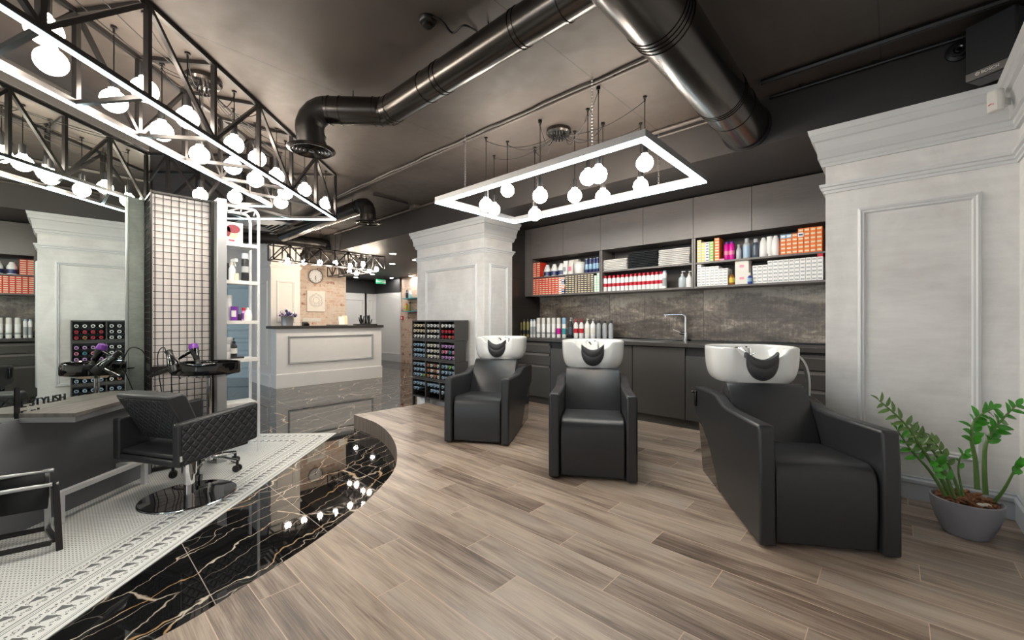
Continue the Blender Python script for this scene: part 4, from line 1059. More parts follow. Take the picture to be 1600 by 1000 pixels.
# concrete fin between grid panel and shelf
t = thing('concrete_fin', 'narrow tall concrete panel with pale aluminium edge standing between grid and shelf', 'panel', (GX, 1.01, 0))
MB().bb(-.03, .118, -.035, .035, .004, 2.41).build('panel', 'concrete', t, bevel=.002)
MB().bb(.118, .135, -.038, .038, .004, 2.412).build('edge_profile', 'alu', t, bevel=.003)

# open metal shelf
t = thing('metal_shelf', 'white tubular open shelf with five boards beside the concrete fin', 'shelf', (-4.79, 1.20, .004))
for x in (.131, -.131):
    pts = [(x, .147, 0), (x, .147, 2.28)] + cat([(x, .147, 2.30), (x, .138, 2.35), (x, .11, 2.378), (x, .06, 2.384), (x, -.12, 2.386)], 4)
    MB().tube(pts, .0135, 10).build('post', 'white_metal', t)
    MB().tube([(x, -.147, 0), (x, -.147, 2.40)], .0135, 10).build('post', 'white_metal', t)
mb = MB()
for k in range(5): mb.cyl((.131 * (-1) ** k, -.12 + k * .06, 2.384), (-.131 * (-1) ** k, -.06 + k * .06, 2.384), .007, n=8)
mb.build('top_brace', 'white_metal', t)
SZ = [.495, .925, 1.29, 1.675, 2.035]
for z in SZ: MB().bb(-.125, .142, -.135, .135, z - .022, z).bb(.142, .147, -.14, .14, z - .03, z + .004).build('shelf_board', 'frame_white', t, bevel=.001)
def sh(px, lev, x=-4.72): p = at_x(px, 500, x); p.z = SZ[lev] + .0045; return p
# things on it
t = thing('colour_chart_book', 'small book with a red-haired portrait cover on the top board of the white shelf', 'book', sh(366, 4, -4.76), PI / 2)
MB().bb(-.07, .07, -.012, .012, 0, .215).build('cover', 'paper', t, bevel=.001)
def disc(cx, cz, a, b, y, n=22): return [(cx + a * math.cos(2 * PI * k / n), cz + b * math.sin(2 * PI * k / n)) for k in range(n)]
mb = MB(); mb.prism(disc(-.01, .11, .042, .058, 0), -.0135, -.012, ax='y'); mb.build('printed_face', 'skin', t, smooth=False)
mb = MB(); mb.prism(disc(-.01, .15, .058, .042, 0), -.0148, -.0135, ax='y'); mb.prism(disc(-.055, .12, .02, .05, 0), -.0148, -.0135, ax='y'); mb.build('printed_hair', 'wine', t, smooth=False)
mb = MB().bb(-.05, .0, -.0135, -.012, .03, .045); mb.build('printed_title', 'crimson', t, smooth=False)
def put(o, lab, c_, p, g=None): o.location = p; return tag(o, lab, c_, g)
put(bottle_proto('dark_bottle', round_prof(.018, .15), (.014, .03), 'dark', 'black_plastic'), 'slim dark bottle at the left end of the second-highest board of the white shelf', 'bottle', sh(355.5, 3, -4.78))
t = put(bottle_proto('trigger_spray', round_prof(.028, .15, .014, .03), None, 'white', 'white'), 'white trigger spray bottle on the white shelf', 'bottle', sh(362.5, 3))
MB().cyl((0, 0, .15), (0, 0, .185), .016).bar((-.012, .0, .195), (.05, .025, .20), .026, .03).bar((.025, .012, .185), (.042, .02, .14), .008, .008).build('trigger_head', 'white_plastic', t)
put(MB().bb(-.016, .016, -.016, .016, 0, .075).build('cream_box', 'cream', None, bevel=.002), 'small cream box beside the trigger spray on the white shelf', 'box', sh(369.5, 3, -4.70))
put(bottle_proto('hairspray_can', [(.031, 0), (.033, .005), (.033, .21), (.028, .225)], (.03, .055), 'dark', 'silver', (.09, .15), 'grey'), 'tall black hairspray can with silver cap on the white shelf', 'spray can', sh(383, 3))
put(bottle_proto('white_cylinder', round_prof(.03, .22), (.03, .03), 'white', 'white_plastic'), 'tall white bottle at the left end of the middle shelf board', 'bottle', sh(356.5, 2, -4.78))
t = put(MB().bb(-.028, .028, -.022, .022, 0, .14).bb(-.020, .020, -.0226, -.022, .04, .1, mi=1).build('purple_box', ['purple', 'white'], None, bevel=.001), 'white and purple product box on the middle shelf board', 'box', sh(366.5, 2)); t.rotation_euler = (0, 0, R(60))
put(bottle_proto('small_jar', round_prof(.018, .045), (.018, .02), 'dark', 'black_plastic'), 'tiny black jar beside the purple box on the white shelf', 'jar', sh(374.5, 2))
put(bottle_proto('lotion_bottle', round_prof(.021, .10, .012, .02), (.014, .03), 'lilac', 'crimson', (.02, .075), 'purple'), 'purple-labelled bottle with red cap on the middle shelf board', 'bottle', sh(380.5, 2))
put(bottle_proto('round_jug', [(.03, 0), (.036, .02), (.036, .065), (.022, .10), (.012, .11)], (.013, .02), 'white', 'white_plastic'), 'rounded white bottle at the right end of the middle shelf board', 'bottle', sh(387.5, 2, -4.70))
for k in range(3):
    put(bottle_proto('white_tub', [(.028, 0), (.034, .01), (.034, .06), (.03, .068)], None, 'white', 'white'), 'white round tub stacked on the second-lowest shelf board, %s from bottom' % ORD[k], 'tub', sh(357.0, 1, -4.76) + Vector((0, 0, k * .069)), 'stacked white tubs')
put(bottle_proto('pump_bottle', round_prof(.026, .15, .012, .02), None, 'dark', 'black_plastic', (.05, .10), 'paper', pump=True), 'black pump bottle with pale label on the white shelf', 'bottle', sh(365.5, 1))
t = put(MB().bb(-.012, .012, -.05, .05, 0, .018).build('clip_box', 'black_plastic', None, bevel=.004), 'small flat black case lying beside the black pump bottle', 'case', sh(372, 1, -4.70))
put(MB().bb(-.09, .09, -.07, .07, 0, .004).build('leaflet_pile', 'paper', None), 'pale leaflets lying on the lowest board of the white shelf', 'leaflets', (-4.78, 1.18, SZ[0] + .0005))

# tool trolley
TC = Vector((-4.33, .875, .004))
t = thing('tool_trolley', 'black tool trolley with round tray on chrome pole and castors', 'trolley', TC, R(61))
mb = MB(); n = 40; prof = [(.12, .815), (.20, .84), (.232, .845), (.236, .853), (.236, .938), (.230, .944), (.222, .938), (.218, .885), (.10, .880), (.0, .880)]
rows = [[(r * math.cos(2 * PI * k / n), .82 * r * math.sin(2 * PI * k / n) - .02, z) for k in range(n)] for r, z in prof]
V = mb.grid(rows, closed_v=True); mb.bm.faces.new(V[0][::-1]); mb.build('tray', 'gloss_black', t, ang=40)
MB().cyl((0, 0, .12), (0, 0, .82), .019).cyl((0, 0, .10), (0, 0, .24), .028).build('pole', 'chrome', t)
for k in range(5):
    a = R(54 + 72 * k); cx, cy = .24 * math.cos(a), .24 * math.sin(a)
    lg = MB().tube([(0, 0, .13), (cx * .5, cy * .5, .12), (cx, cy, .095)], .013, 10).build('leg', 'chrome', t)
    w = MB().cyl((cx, cy, .10), (cx, cy, .055), .011, n=10)
    px_, py_ = -math.sin(a) * .012, math.cos(a) * .012
    for s in (-1.4, 1.4): w.cyl((cx + px_ * s * .5, cy + py_ * s * .5, .03), (cx + px_ * s * 1.4, cy + py_ * s * 1.4, .03), .029, n=18)
    w.build('castor', 'black_plastic', lg)
mb = MB().bb(-.05, .03, .165, .215, .86, .872).tube([(-.01 + .03 * math.cos(2 * PI * k / 16), .24 + .03 * math.sin(2 * PI * k / 16), .866) for k in range(17)], .006, 8)
mb.build('dryer_holder', 'black_metal', t)
def hair_dryer(lab, loc, rot, accent):
    t = thing('hair_dryer', lab, 'hair dryer', loc); t.rotation_euler = rot
    MB().lathe([(.022, 0), (.027, .01), (.03, .05), (.04, .09), (.043, .15), (.036, .175), (.0, .18)], 22, cap=True).build('barrel', 'gloss_black', t, ang=50)
    MB().lathe([(.0440, .125), (.0445, .15), (.038, .18), (.015, .19), (0, .19)], 22, cap=False).build('rear_cap', accent, t, ang=50)
    MB().tube([(.03, 0, .115), (.07, 0, .112), (.13, 0, .10), (.185, 0, .09)], .015, 12, radii=[.02, .017, .0155, .013]).build('handle', 'gloss_black', t)
    MB().lathe([(.030, -.045), (.024, -.03), (.0235, .003)], 18).build('nozzle', 'black_plastic', t)
    return t
def on_tray(px, py, z):  # point above the tray
    return at_z(px, py, z)
p = at_d(306, 556, 3.50)
def plane_tray(px, py): return at_d(px, py, 3.5)
hair_dryer('black hair dryer with purple end lying on the trolley tray', at_d(308, 563, 3.50), (R(8), R(22), R(222)), 'purple').scale = (.8, .8, .8)
dr = hair_dryer('all black hair dryer hanging in the holder beside the trolley tray', at_d(266, 556, 3.46), (R(30), R(150), R(60)), 'black_plastic')
t = thing('dryer_cable', 'thin black hair dryer cable looping down before the wire grid', 'cable', at_d(262, 560, 3.52))
o0 = t.location
pts = [at_d(x, y, dd) - o0 for x, y, dd in ((262, 575, 3.47), (258, 545, 3.5), (250, 546, 3.53), (246, 560, 3.54), (249, 590, 3.55), (254, 625, 3.6), (257, 670, 3.66), (262, 712, 3.7))]
pts2 = [at_d(x, y, dd) - o0 for x, y, dd in ((282, 592, 3.47), (270, 575, 3.5), (268, 600, 3.54), (272, 640, 3.6), (276, 690, 3.66), (274, 718, 3.7))]
MB().tube(cat(pts, 5), .004, 7).tube(cat(pts2, 5), .004, 7).build('cable', 'cord', t)
t = thing('hair_clip_pile', 'heap of black hair clips and brushes lying in the trolley tray', 'hair clips', (TC.x, TC.y, .888))
t['kind'] = 'stuff'
mb = MB(); rnd = random.Random(3)
for k in range(26):
    a = rnd.uniform(0, 2 * PI); r = rnd.uniform(0, .10); x, y = .03 + r * math.cos(a), r * .7 * math.sin(a); b = rnd.uniform(0, PI); l = rnd.uniform(.03, .055); z = rnd.uniform(.012, .06)
    mb.bar((x - l * math.cos(b), y - l * math.sin(b), z), (x + l * math.cos(b), y + l * math.sin(b), z + rnd.uniform(-.008, .008)), .014, .012)
mb.build('clips', 'gloss_black', t, bevel=.002)

# styling chair
cc = Vector((FW[0] * 3.07 + RT[0] * -2.375, FW[1] * 3.07 + RT[1] * -2.375, .004))
t = thing('styling_chair', 'black quilted styling chair on a round chrome foot facing the grid panel', 'salon chair', cc, R(25.6))
for s in (-1, 1):
    pr = [(-.29, .333), (.285, .378), (.295, .39), (.298, .645), (.29, .657), (-.28, .620), (-.292, .610)]
    a, b = sorted((s * .255, s * .318)); arm = MB().prism(pr, a, b, ax='x').build('armrest', 'leather2', t, bevel=.012, seg=3)
    a, b = sorted((s * .317, s * .3225)); MB().prism([(-.268, .352), (.27, .394), (.278, .404), (.28, .632), (.272, .638), (-.262, .603), (-.27, .595)], a, b, ax='x').build('quilted_panel', 'quilt', arm, bevel=.004)
MB().bb(-.255, .255, -.29, .27, .333, .375).build('bottom_frame', 'leather2', t, bevel=.012, seg=3)
MB().prism([(-.275, .376), (.29, .376), (.305, .39), (.31, .43), (.295, .452), (.10, .448), (-.06, .425), (-.275, .405)], -.252, .252, ax='x').build('seat', 'leather2', t, bevel=.012, seg=3)
mb = MB(); pr = [(-.14, .455), (-.06, .47), (-.19, .79), (-.22, .808), (-.30, .798), (-.315, .782)]
mb.prism(pr, -.25, .25, ax='x'); bk = mb.build('backrest', 'leather2', t, bevel=.014, seg=3)
u = (Vector((0, -.315, .782)) - Vector((0, -.14, .455)))
mb = MB(); q = [Vector((x, -.142, .462)) + u * f for x, f in ((-.23, .02), (.23, .02), (.23, .93), (-.23, .93))]
nrm = Vector((0, -u.z, u.y)).normalized() * -.0055
if nrm.y > 0: nrm = -nrm
vs = [mb.bm.verts.new(v) for v in q] + [mb.bm.verts.new(v + nrm) for v in q]
for f in ((0, 1, 2, 3), (7, 6, 5, 4), (0, 4, 5, 1), (1, 5, 6, 2), (2, 6, 7, 3), (3, 7, 4, 0)): mb.bm.faces.new([vs[i] for i in f])
mb.build('quilted_back', 'quiltx', bk, bevel=.003)
MB().bb(.3185, .3240, -.284, -.272, .375, .41).build('maker_tag', 'white_plastic', t)
MB().lathe([(.29, 0), (.292, .006), (.288, .014), (.10, .026), (.05, .034)], 56).build('foot_disc', 'foot', t, ang=40) if 'foot' in M else MB().lathe([(.29, 0), (.292, .006), (.286, .016), (.12, .021), (.05, .026)], 56).build('foot_disc', 'gloss_black', t, ang=40)
MB().lathe([(.2945, 0), (.297, .005), (.2945, .011), (.2915, .013)], 56, cap=False).build('foot_rim', 'chrome', t)
MB().cyl((0, 0, .024), (0, 0, .20), .034).cyl((0, 0, .17), (0, 0, .333), .047).build('column', 'chrome', t, ang=40)
MB().tube([(.04, .02, .30), (.10, .06, .305), (.17, .12, .30)], .006, 8).build('pump_lever', 'chrome', t)

# folding magazine stand at the left edge
A0 = Vector((-3.465, .005, 0)); B0 = Vector((-3.727, -.02, 0)); A1 = at_d(87, 757, 2.42); B1 = at_d(80, 736, 2.46)
t = thing('magazine_stand', 'folding black metal magazine stand with canvas sling at the left edge', 'magazine stand', (-3.6, -.25, .004))
o0 = Vector((-3.6, -.25, 0)); ly = Vector((-.04, -.24, 0))
A0 -= o0; B0 -= o0; A1 -= o0; B1 -= o0
for e in (Vector((0, 0, 0)), ly):
    MB().bar(A0 + e, A1 + e + Vector((0, 0, .012)), .028, .013).build('leg', 'alu' if False else 'black_metal', t, bevel=.002)
    MB().bar(B0 + e + Vector((0, -.02, 0)), B1 + e + Vector((0, -.02, .012)), .028, .013).build('leg', 'steel', t, bevel=.002)
    MB().bar(A0 + e + Vector((-.02, -.015, .055)), B0 + e + Vector((.03, -.02, .055)), .024, .02).build('foot_link', 'black_metal', t, bevel=.002)
for p in (A0, B0): MB().bar(p + Vector((0, -.03, .055)), p + ly + Vector((0, .01, .055)), .026, .022).build('lower_rail', 'black_metal', t, bevel=.002)
for p in (A1, B1): MB().cyl(p + Vector((0, .012, 0)), p + ly + Vector((0, -.02, 0)), .012, n=12).build('top_rod', 'steel', t)
mb = MB(); low = (A1 + B1) / 2 - Vector((0, 0, .19)); n = 14; rows = []
for k in range(n + 1):
    f = k / n; c = A1.lerp(B1, f); sag = (1 - (2 * f - 1) ** 2); c = c - Vector((0, 0, .185 * sag ** .8)); rows.append([c + Vector((0, -.025, .012)), c + ly + Vector((0, .02, .012))])
mb.grid(rows); o = mb.build('canvas_sling', 'fabric_b', t); sd = o.modifiers.new('thick', 'SOLIDIFY'); sd.thickness = .004

# ------------------------------------------------------------------ big lighting truss over the island
OL0, OL1, OM0, OM1 = -4.43, -1.845, .73, 4.92
IL0, IL1, IM0, IM1 = -4.0, -2.285, 1.18, 4.38
TZ0, TZ1 = 2.487, 2.984
t = thing('lighting_truss', 'large black lattice ceiling truss ring with white LED lines over the styling island', 'lighting truss', isl(-3.14, 2.67, 0), IR)
def tp_(L, m, z): return (L + 3.14, m - 2.67, z)
def truss_side(o0, o1, i0, i1, nb):
    mb = MB(); w = .026
    def P(a, b, f, z): return tp_(a[0] + (b[0] - a[0]) * f, a[1] + (b[1] - a[1]) * f, z)
    for a, b in ((o0, o1), (i0, i1)):
        for z in (TZ0, TZ1): mb.bar(P(a, b, 0, z), P(a, b, 1, z), w)
    for k in range(nb + 1):
        f = k / nb
        for a, b in ((o0, o1), (i0, i1)): mb.bar(P(a, b, f, TZ0), P(a, b, f, TZ1), w)
        for z in (TZ0, TZ1):
            if 0 < k < nb: mb.bar(P(o0, o1, f, z), P(i0, i1, f, z), w * .9)
        if k < nb:
            g = (k + 1) / nb
            for a, b in ((o0, o1), (i0, i1)):
                if k % 2 == 0: mb.bar(P(a, b, f, TZ0), P(a, b, g, TZ1), w * .85)
                else: mb.bar(P(a, b, f, TZ1), P(a, b, g, TZ0), w * .85)
    return mb
sides = [((OL1, OM0), (OL1, OM1), (IL1, IM0), (IL1, IM1), 8), ((OL1, OM1), (OL0, OM1), (IL1, IM1), (IL0, IM1), 5), ((OL0, OM1), (OL0, OM0), (IL0, IM1), (IL0, IM0), 8), ((OL0, OM0), (OL1, OM0), (IL0, IM0), (IL1, IM0), 5)]
for o0, o1, i0, i1, nb in sides:
    tr = truss_side(o0, o1, i0, i1, nb).build('truss_side', 'black_metal', t, smooth=False)
    for a, b in ((o0, o1), (i0, i1)):
        MB().bar(tp_(*a, TZ0 - .0195), tp_(*b, TZ0 - .0185), .016, .010).build('led_strip', 'led', tr, smooth=False)
HUB2 = hub(at_z(318, 122, CEIL), 'dark round ceiling hub of cords inside the lighting truss')
def on_L(px, py, L):
    a = ray(px, py); k = L / (a[0] * S + a[1] * S); return Vector((a[0] * k, a[1] * k, EYE + a[2] * k))
gl = [(69, 47, -1.95), (80, 96, -2.15), (178, 158, -2.2), (226, 141, -1.93), (253, 205, -2.2), (293, 185, -1.95), (312, 242, -2.15), (366, 226, -1.93), (364, 260, -2.1), (402, 248, -1.92), (399, 281, -2.06), (432, 276, -1.93), (446, 301, -1.98),
      (439, 316, -2.16), (476, 297, -1.93), (509, 318, -1.92), (367, 308, -2.6), (313, 305, -2.9)]
gn = ['partly behind the nearest truss upright at the top left', 'nearest, largest of all, just under the LED line', 'third along the inner row from the near end', 'close to the tall truss upright, outer row', 'fifth along, inner row',
      'outer row, left of the ceiling hub', 'inner row, right above the wire grid', 'outer row, just above the LED line', 'inner row, just below the LED line', 'outer row, beside the duct elbow', 'inner row, above the white shelf', 'outer row, crossed by the outer LED line',
      'outer row, below the duct grille', 'inner row near the far end', 'outer row, second from the far corner', 'at the far outer corner', 'far end row, above the shelf', 'far end row, peeping over the wire grid']
for (px, py, L), n_ in zip(gl, gn):
    pendant(on_L(px, py, L), HUB2, 'glowing globe in the big truss, ' + n_, 'globes in the big truss', sag=.10)
for (L, m), w_ in zip(((-2.1, 1.35), (-1.98, 1.05), (-2.12, .72), (-3.3, .68), (-4.2, 1.4), (-4.15, 2.3), (-4.2, 3.2)), ('near end, first', 'near end, second', 'near corner', 'near cross side', 'rear side, first', 'rear side, second', 'rear side, third')):
    pendant(isl(L, m, 2.55), None, 'unseen glowing globe in the big truss beyond the frame, ' + w_, 'globes in the big truss')  # globes out of view, kept to light the near floor

# ------------------------------------------------------------------ ducts and ceiling fittings
def arc(c, a, b, a0, a1, r, n):   # points c + r(cos*a + sin*b)
    return [Vector(c) + Vector(a) * r * math.cos(R(a0 + (a1 - a0) * k / n)) + Vector(b) * r * math.sin(R(a0 + (a1 - a0) * k / n)) for k in range(n + 1)]
def ring(mb, c, d, r, w=.012, t=.006, n=36):
    d = Vector(d).normalized(); c = Vector(c)
    mb.cyl(c - d * w / 2, c + d * w / 2, r + t, n=n)
def bands(t, lst, n=40):
    for c, d, r, w, th in lst:
        mb = MB(); ring(mb, c, d, r, w, th, n); mb.build('joint_band', 'duct', t, ang=40)
def grille(name_parent, c, r, mat='duct'):
    mb = MB().lathe([(r * .99, 0), (r, -.004), (r * .86, -.018), (r * .80, -.016), (r * .80, -.004)], 40, c, cap=False)
    for f in (.66, .52, .38, .24): mb.lathe([(r * f, -.002), (r * (f + .085), -.016), (r * (f + .10), -.014), (r * (f + .02), .0)], 36, c, cap=False)
    mb.lathe([(.0, -.02), (r * .12, -.016), (r * .14, -.002)], 24, c, cap=False)
    mb.lathe([(r * .82, .004), (.0, .004)], 36, c, cap=False, mi=1)
    return mb.build('air_grille', [mat, 'recess'], name_parent, ang=40)
DY, DZ, DR = 1.66, 2.85, .098
t = thing('ventilation_duct', 'polished dark ceiling duct ending in a round downward grille near the lighting truss', 'air duct', (-2.0, DY, DZ))
o0 = Vector((-2.0, DY, DZ)); nd = Vector((-S, -S, 0)); E0 = Vector((-2.78, DY, DZ)); VT = Vector((-3.205, 1.279, 2.575))
MB().cyl((1.0 - .002, 0, 0), (-.68, 0, 0), DR, n=40, caps=False).build('straight_section', 'duct', t)
VX = VT.x; k_ = (E0 - VT); run = math.hypot(k_.x, k_.y)
e1 = E0 + nd * .07; e2 = E0 + nd * (run - .13)
MB().tube([q - o0 for q in (Vector((-2.68, DY, DZ)), Vector((-2.74, DY - .005, DZ)), E0 + nd * .03, e1, e2)], DR, 40, caps=False).build('connecting_elbow', 'duct', t, ang=14)
mb = MB(); pts = [e2 + nd * .13 * math.sin(R(a)) + Vector((0, 0, -.13 * (1 - math.cos(R(a))))) for a in (0, 15, 37, 60, 82, 90)] + [Vector((VT.x, VT.y, 2.60)), Vector((VT.x, VT.y, 2.575))]
mb.tube([q - o0 for q in pts], DR, 40, caps=False); mb.build('outlet_elbow', 'duct_dark', t, ang=12)
bands(t, [((x - .13 if x < .5 else x, 0, 0), (1, 0, 0), DR, .008, .004) for x in (.82, .55, .52, .02, -.02, -.16, -.56, -.60, -.64)]
      + [(q - o0, nd, DR, .007, .004) for q in (E0 + nd * .05, e1 + nd * .03, e2 - nd * .10, e2 - nd * .02)]
      + [(VT - o0 + Vector((0, 0, zz)), (0, 0, 1), DR, .006, .003) for zz in (.055, .10)])
mb = MB().cyl((.29, 0, DR), (.29, 0, CEIL - DZ), .005, n=8)
q = (e1 + e2) / 2 - o0; mb.cyl((q.x, q.y, DR), (q.x, q.y, CEIL - DZ), .005, n=8); mb.build('hanger_rods', 'black_metal', t)
grille(t, VT - o0, .168)
# large duct running into the beam
t = thing('ventilation_duct', 'thick polished dark ceiling duct running into the beam above the cabinets', 'air duct', (-.86, 1.6, 2.80))
MB().cyl((0, -2.2, 0), (0, 2.043, 0), .158, n=48, caps=False).build('straight_section', 'duct', t)
bands(t, [((0, y, 0), (0, 1, 0), .158, .007 if y != 1.62 else .012, .004) for y in (-.9, -.86, .36, .39, .42, .455, 1.36, 1.385, 1.41, 1.62)], 48)
MB().lathe([(.158, 0), (.176, 0), (.176, .01), (.16, .012)], 48, cap=False).build('wall_collar', 'black_metal', t, loc=(0, 2.03, 0), rot=(-PI / 2, 0, 0))
# farther duct towards reception
t = thing('ventilation_duct', 'dark duct with downward grille beyond the far corner of the lighting truss', 'air duct', (-6.5, 2.79, 2.85))
MB().cyl((-1.75, 0, 0), (1.15, 0, 0), .1, n=32, caps=False).cyl((-1.76, 0, 0), (-1.75, 0, 0), .1, n=32).build('straight_section', 'duct', t)
pts = [Vector((1.15, 0, 0))] + [Vector((1.20 + .13 * math.sin(R(a)), 0, -.13 * (1 - math.cos(R(a))))) for a in (0, 22, 45, 67, 90)] + [Vector((1.33, 0, -.25))]
MB().tube(pts, .1, 32, caps=False).build('outlet_elbow', 'duct_dark', t, ang=12)
bands(t, [((1.15, 0, 0), (1, 0, 0), .1, .012, .006), ((1.11, 0, 0), (1, 0, 0), .1, .012, .006), ((1.33, 0, -.18), (0, 0, 1), .1, .06, .002)])
MB().cyl((-.5, 0, .1), (-.5, 0, .15), .005, n=8).cyl((.9, 0, .1), (.9, 0, .15), .005, n=8).build('hanger_rods', 'black_metal', t)
grille(t, (1.33, 0, -.25), .17)
# flexible duct by the reception
t = thing('flexible_duct', 'black corrugated flexible duct curving down over the reception counter', 'air duct', (-8.6, 2.6, 2.84))
vt = at_d(518, 394, 8.35); o0 = Vector((-8.6, 2.6, 2.84))
P = cat([(-9.9, .6, 2.86), (-9.3, 1.5, 2.84), (-8.95, 2.2, 2.84), (-8.7, 2.75, 2.84), (-8.52, 3.1, 2.84), (vt.x - .06, vt.y - .10, 2.82), (vt.x, vt.y, 2.72), (vt.x, vt.y, vt.z)], 16)
MB().tube([q - o0 for q in P], .1, 20, radii=[.092 + .008 * (k % 2) for k in range(len(P))]).build('hose', 'duct_dark', t, ang=60)
MB().lathe([(.10, .06), (.10, .0), (.20, -.005), (.20, -.03), (.10, -.03)], 32, vt - o0).build('outlet_collar', 'duct', t)
mb = MB()
for q in (P[20], P[52]): mb.cyl((q.x - o0.x, q.y - o0.y, .09), (q.x - o0.x, q.y - o0.y, CEIL - 2.84), .005, n=8)
mb.build('hanger_rods', 'black_metal', t)
t = thing('ceiling_diffuser', 'pale square ceiling air diffuser before the reception pillar', 'air diffuser', (-8.25, 2.42, CEIL))
mb = MB()
for k in range(4):
    a, b = .50 - .1 * k, .36 - .075 * k
    mb.grid([rrect(a, b, .004, -.004, n=1), rrect(a - .06, b - .045, .004, -.03, n=1), rrect(a - .07, b - .052, .004, -.028, n=1), rrect(a - .02, b - .02, .004, -.002, n=1)], closed_v=True)
mb.build('vanes', 'moulding', t, ang=20)
# conduits on the ceiling (long thin runs)
def run_(lab, pts, r, mat='conduit', clips=0, name='cable_conduit'):
    t = thing(name, lab, 'conduit', pts[0]); o = Vector(pts[0])
    MB().tube([Vector(p) - o for p in pts], r, 8).build('pipe', mat, t)
    if clips:
        mb = MB(); a, b = Vector(pts[0]) - o, Vector(pts[-1]) - o
        for k in range(clips):
            q = a.lerp(b, (k + .5) / clips); mb.box((q.x, q.y, (q.z + CEIL - o.z) / 2 + .001), (.022, .022, abs(CEIL - o.z - q.z) + .01))
        mb.build('clips', 'black_metal', t)
    return t
run_('straight grey ceiling conduit beside a wavy cable between duct and LED frame', [(-5.75, 2.60, 2.984), (-1.03, 2.60, 2.984)], .011, clips=6)
wav = [(-5.7 + .115 * k, 2.565 + .007 * math.sin(k * .9) + .004 * math.sin(k * 2.3), 2.987) for k in range(41)]
run_('wavy grey cable running along the straight ceiling conduit', wav, .009, 'grey_plastic')
run_('grey conduit along the top edge of the beam over the LED frame', [(-8.0, 3.615, 2.978), (-1.02, 3.615, 2.978)], .017, clips=8)
run_('thin grey pipe along the beam under the thicker conduit', [(-4.5, 3.628, 2.935), (-1.02, 3.628, 2.935)], .009)
run_('black conduit on the ceiling to the right of the thick duct', [(-.70, 3.36, 2.975), (.50, 3.36, 2.975)], .02, 'black_metal', clips=4)
run_('thin black pipe along the beam top to the right of the thick duct', [(-.70, 3.625, 2.975), (.50, 3.625, 2.975)], .012, 'black_metal', clips=3)
run_('dark cross conduit meeting the beam beyond the duct grille', [at_z(583, 304, 2.985), at_z(637, 318, 2.985)], .012, 'black_metal')
o = tag(MB().box((0, 0, 0), (.14, .09, .05)).build('junction_box', 'conduit', None, bevel=.004), 'small square junction box at the beam above the column', 'junction box'); q = at_z(640, 322, 2.972); o.location = (q.x, 3.56, 2.974)
# smoke detector with its cable
q = at_z(668, 30, CEIL)
t = thing('smoke_detector', 'dark round smoke detector on the ceiling above the duct elbow', 'smoke detector', q)
MB().lathe([(.05, 0), (.05, -.012), (.042, -.024), (.028, -.028), (.026, -.045), (.012, -.05), (0, -.05)], 28, cap=False).build('body', 'duct_dark', t, ang=40)
b_ = at_z(745, 48, CEIL)
MB().tube(cat([(.045, 0, -.008), (.07, .05, -.02), (.05, .14, -.03), (b_.x - q.x, b_.y - q.y - .1, -.02), (b_.x - q.x, b_.y - q.y, -.006)], 6), .006, 8).build('cable', 'cord', t)
# round camera on the beam, loudspeaker, motion sensor
t = thing('beam_sensor', 'round black ceiling sensor on the beam beside the loudspeaker', 'sensor', (.275, 3.645, 2.905)); t.rotation_euler = (PI / 2, 0, 0)
MB().lathe([(.058, 0), (.056, .014), (.040, .022), (.036, .030), (.028, .031)], 32, cap=True).build('housing', 'black_plastic', t, ang=35)
MB().lathe([(.024, .031), (.024, .034), (.014, .030), (.010, .034), (0, .034)], 24, cap=False).build('lens', 'gloss_black', t, ang=35)
sc_ = at_d(1576, 88, 2.33)
t = thing('loudspeaker', 'black box loudspeaker with brand strip hung in the corner above the crown moulding', 'loudspeaker', (.392, 3.45, 2.795), R(-30))
MB().bb(-.10, .10, -.02, .10, -.155, .155).build('cabinet', 'black_plastic', t, bevel=.008)
MB().bb(-.098, .098, -.035, -.02, -.11, .152).build('grille', 'fabric_b', t, bevel=.005)
pl = MB().bb(-.098, .098, -.034, -.02, -.152, -.112).build('brand_strip', 'grey_plastic', t, bevel=.002)
text('brand_lettering', 'BOSCH', .022, (.002, -.0345, -.131), (PI / 2, 0, 0), 'white_plastic', pl, .0006)
MB().lathe([(.009, 0), (.0098, .001), (.0075, .0015), (.0065, .0)], 20, cap=False).bar((-.003, -.005, .0008), (-.003, .005, .0008), .0016, .001).bar((.003, -.005, .0008), (.003, .005, .0008), .0016, .001).bar((-.003, 0, .0008), (.003, 0, .0008), .0016, .001).build('brand_mark', 'white_plastic', pl, loc=(-.048, -.0345, -.131), rot=(PI / 2, 0, 0))
MB().bar((0, .10, 0), (.045, .17, .04), .03).build('wall_bracket', 'black_metal', t)
t = thing('motion_sensor', 'white motion sensor with red mark in the crown moulding corner', 'motion sensor', (.415, 3.50, 2.50), R(-40))
mb = MB(); mb.prism([(-.03, 0), (-.034, -.025), (-.02, -.045), (.02, -.045), (.034, -.025), (.03, 0)], -.055, .06); mb.build('housing', 'white_plastic', t, bevel=.006)
MB().bar((-.012, -.0462, -.02), (0, -.0462, -.014), .004, .003).bar((0, -.0462, -.014), (.012, -.0462, -.02), .004, .003).build('red_mark', 'crimson', t)
MB().bb(-.015, .015, 0, .06, -.02, .02).build('bracket', 'white_plastic', t)

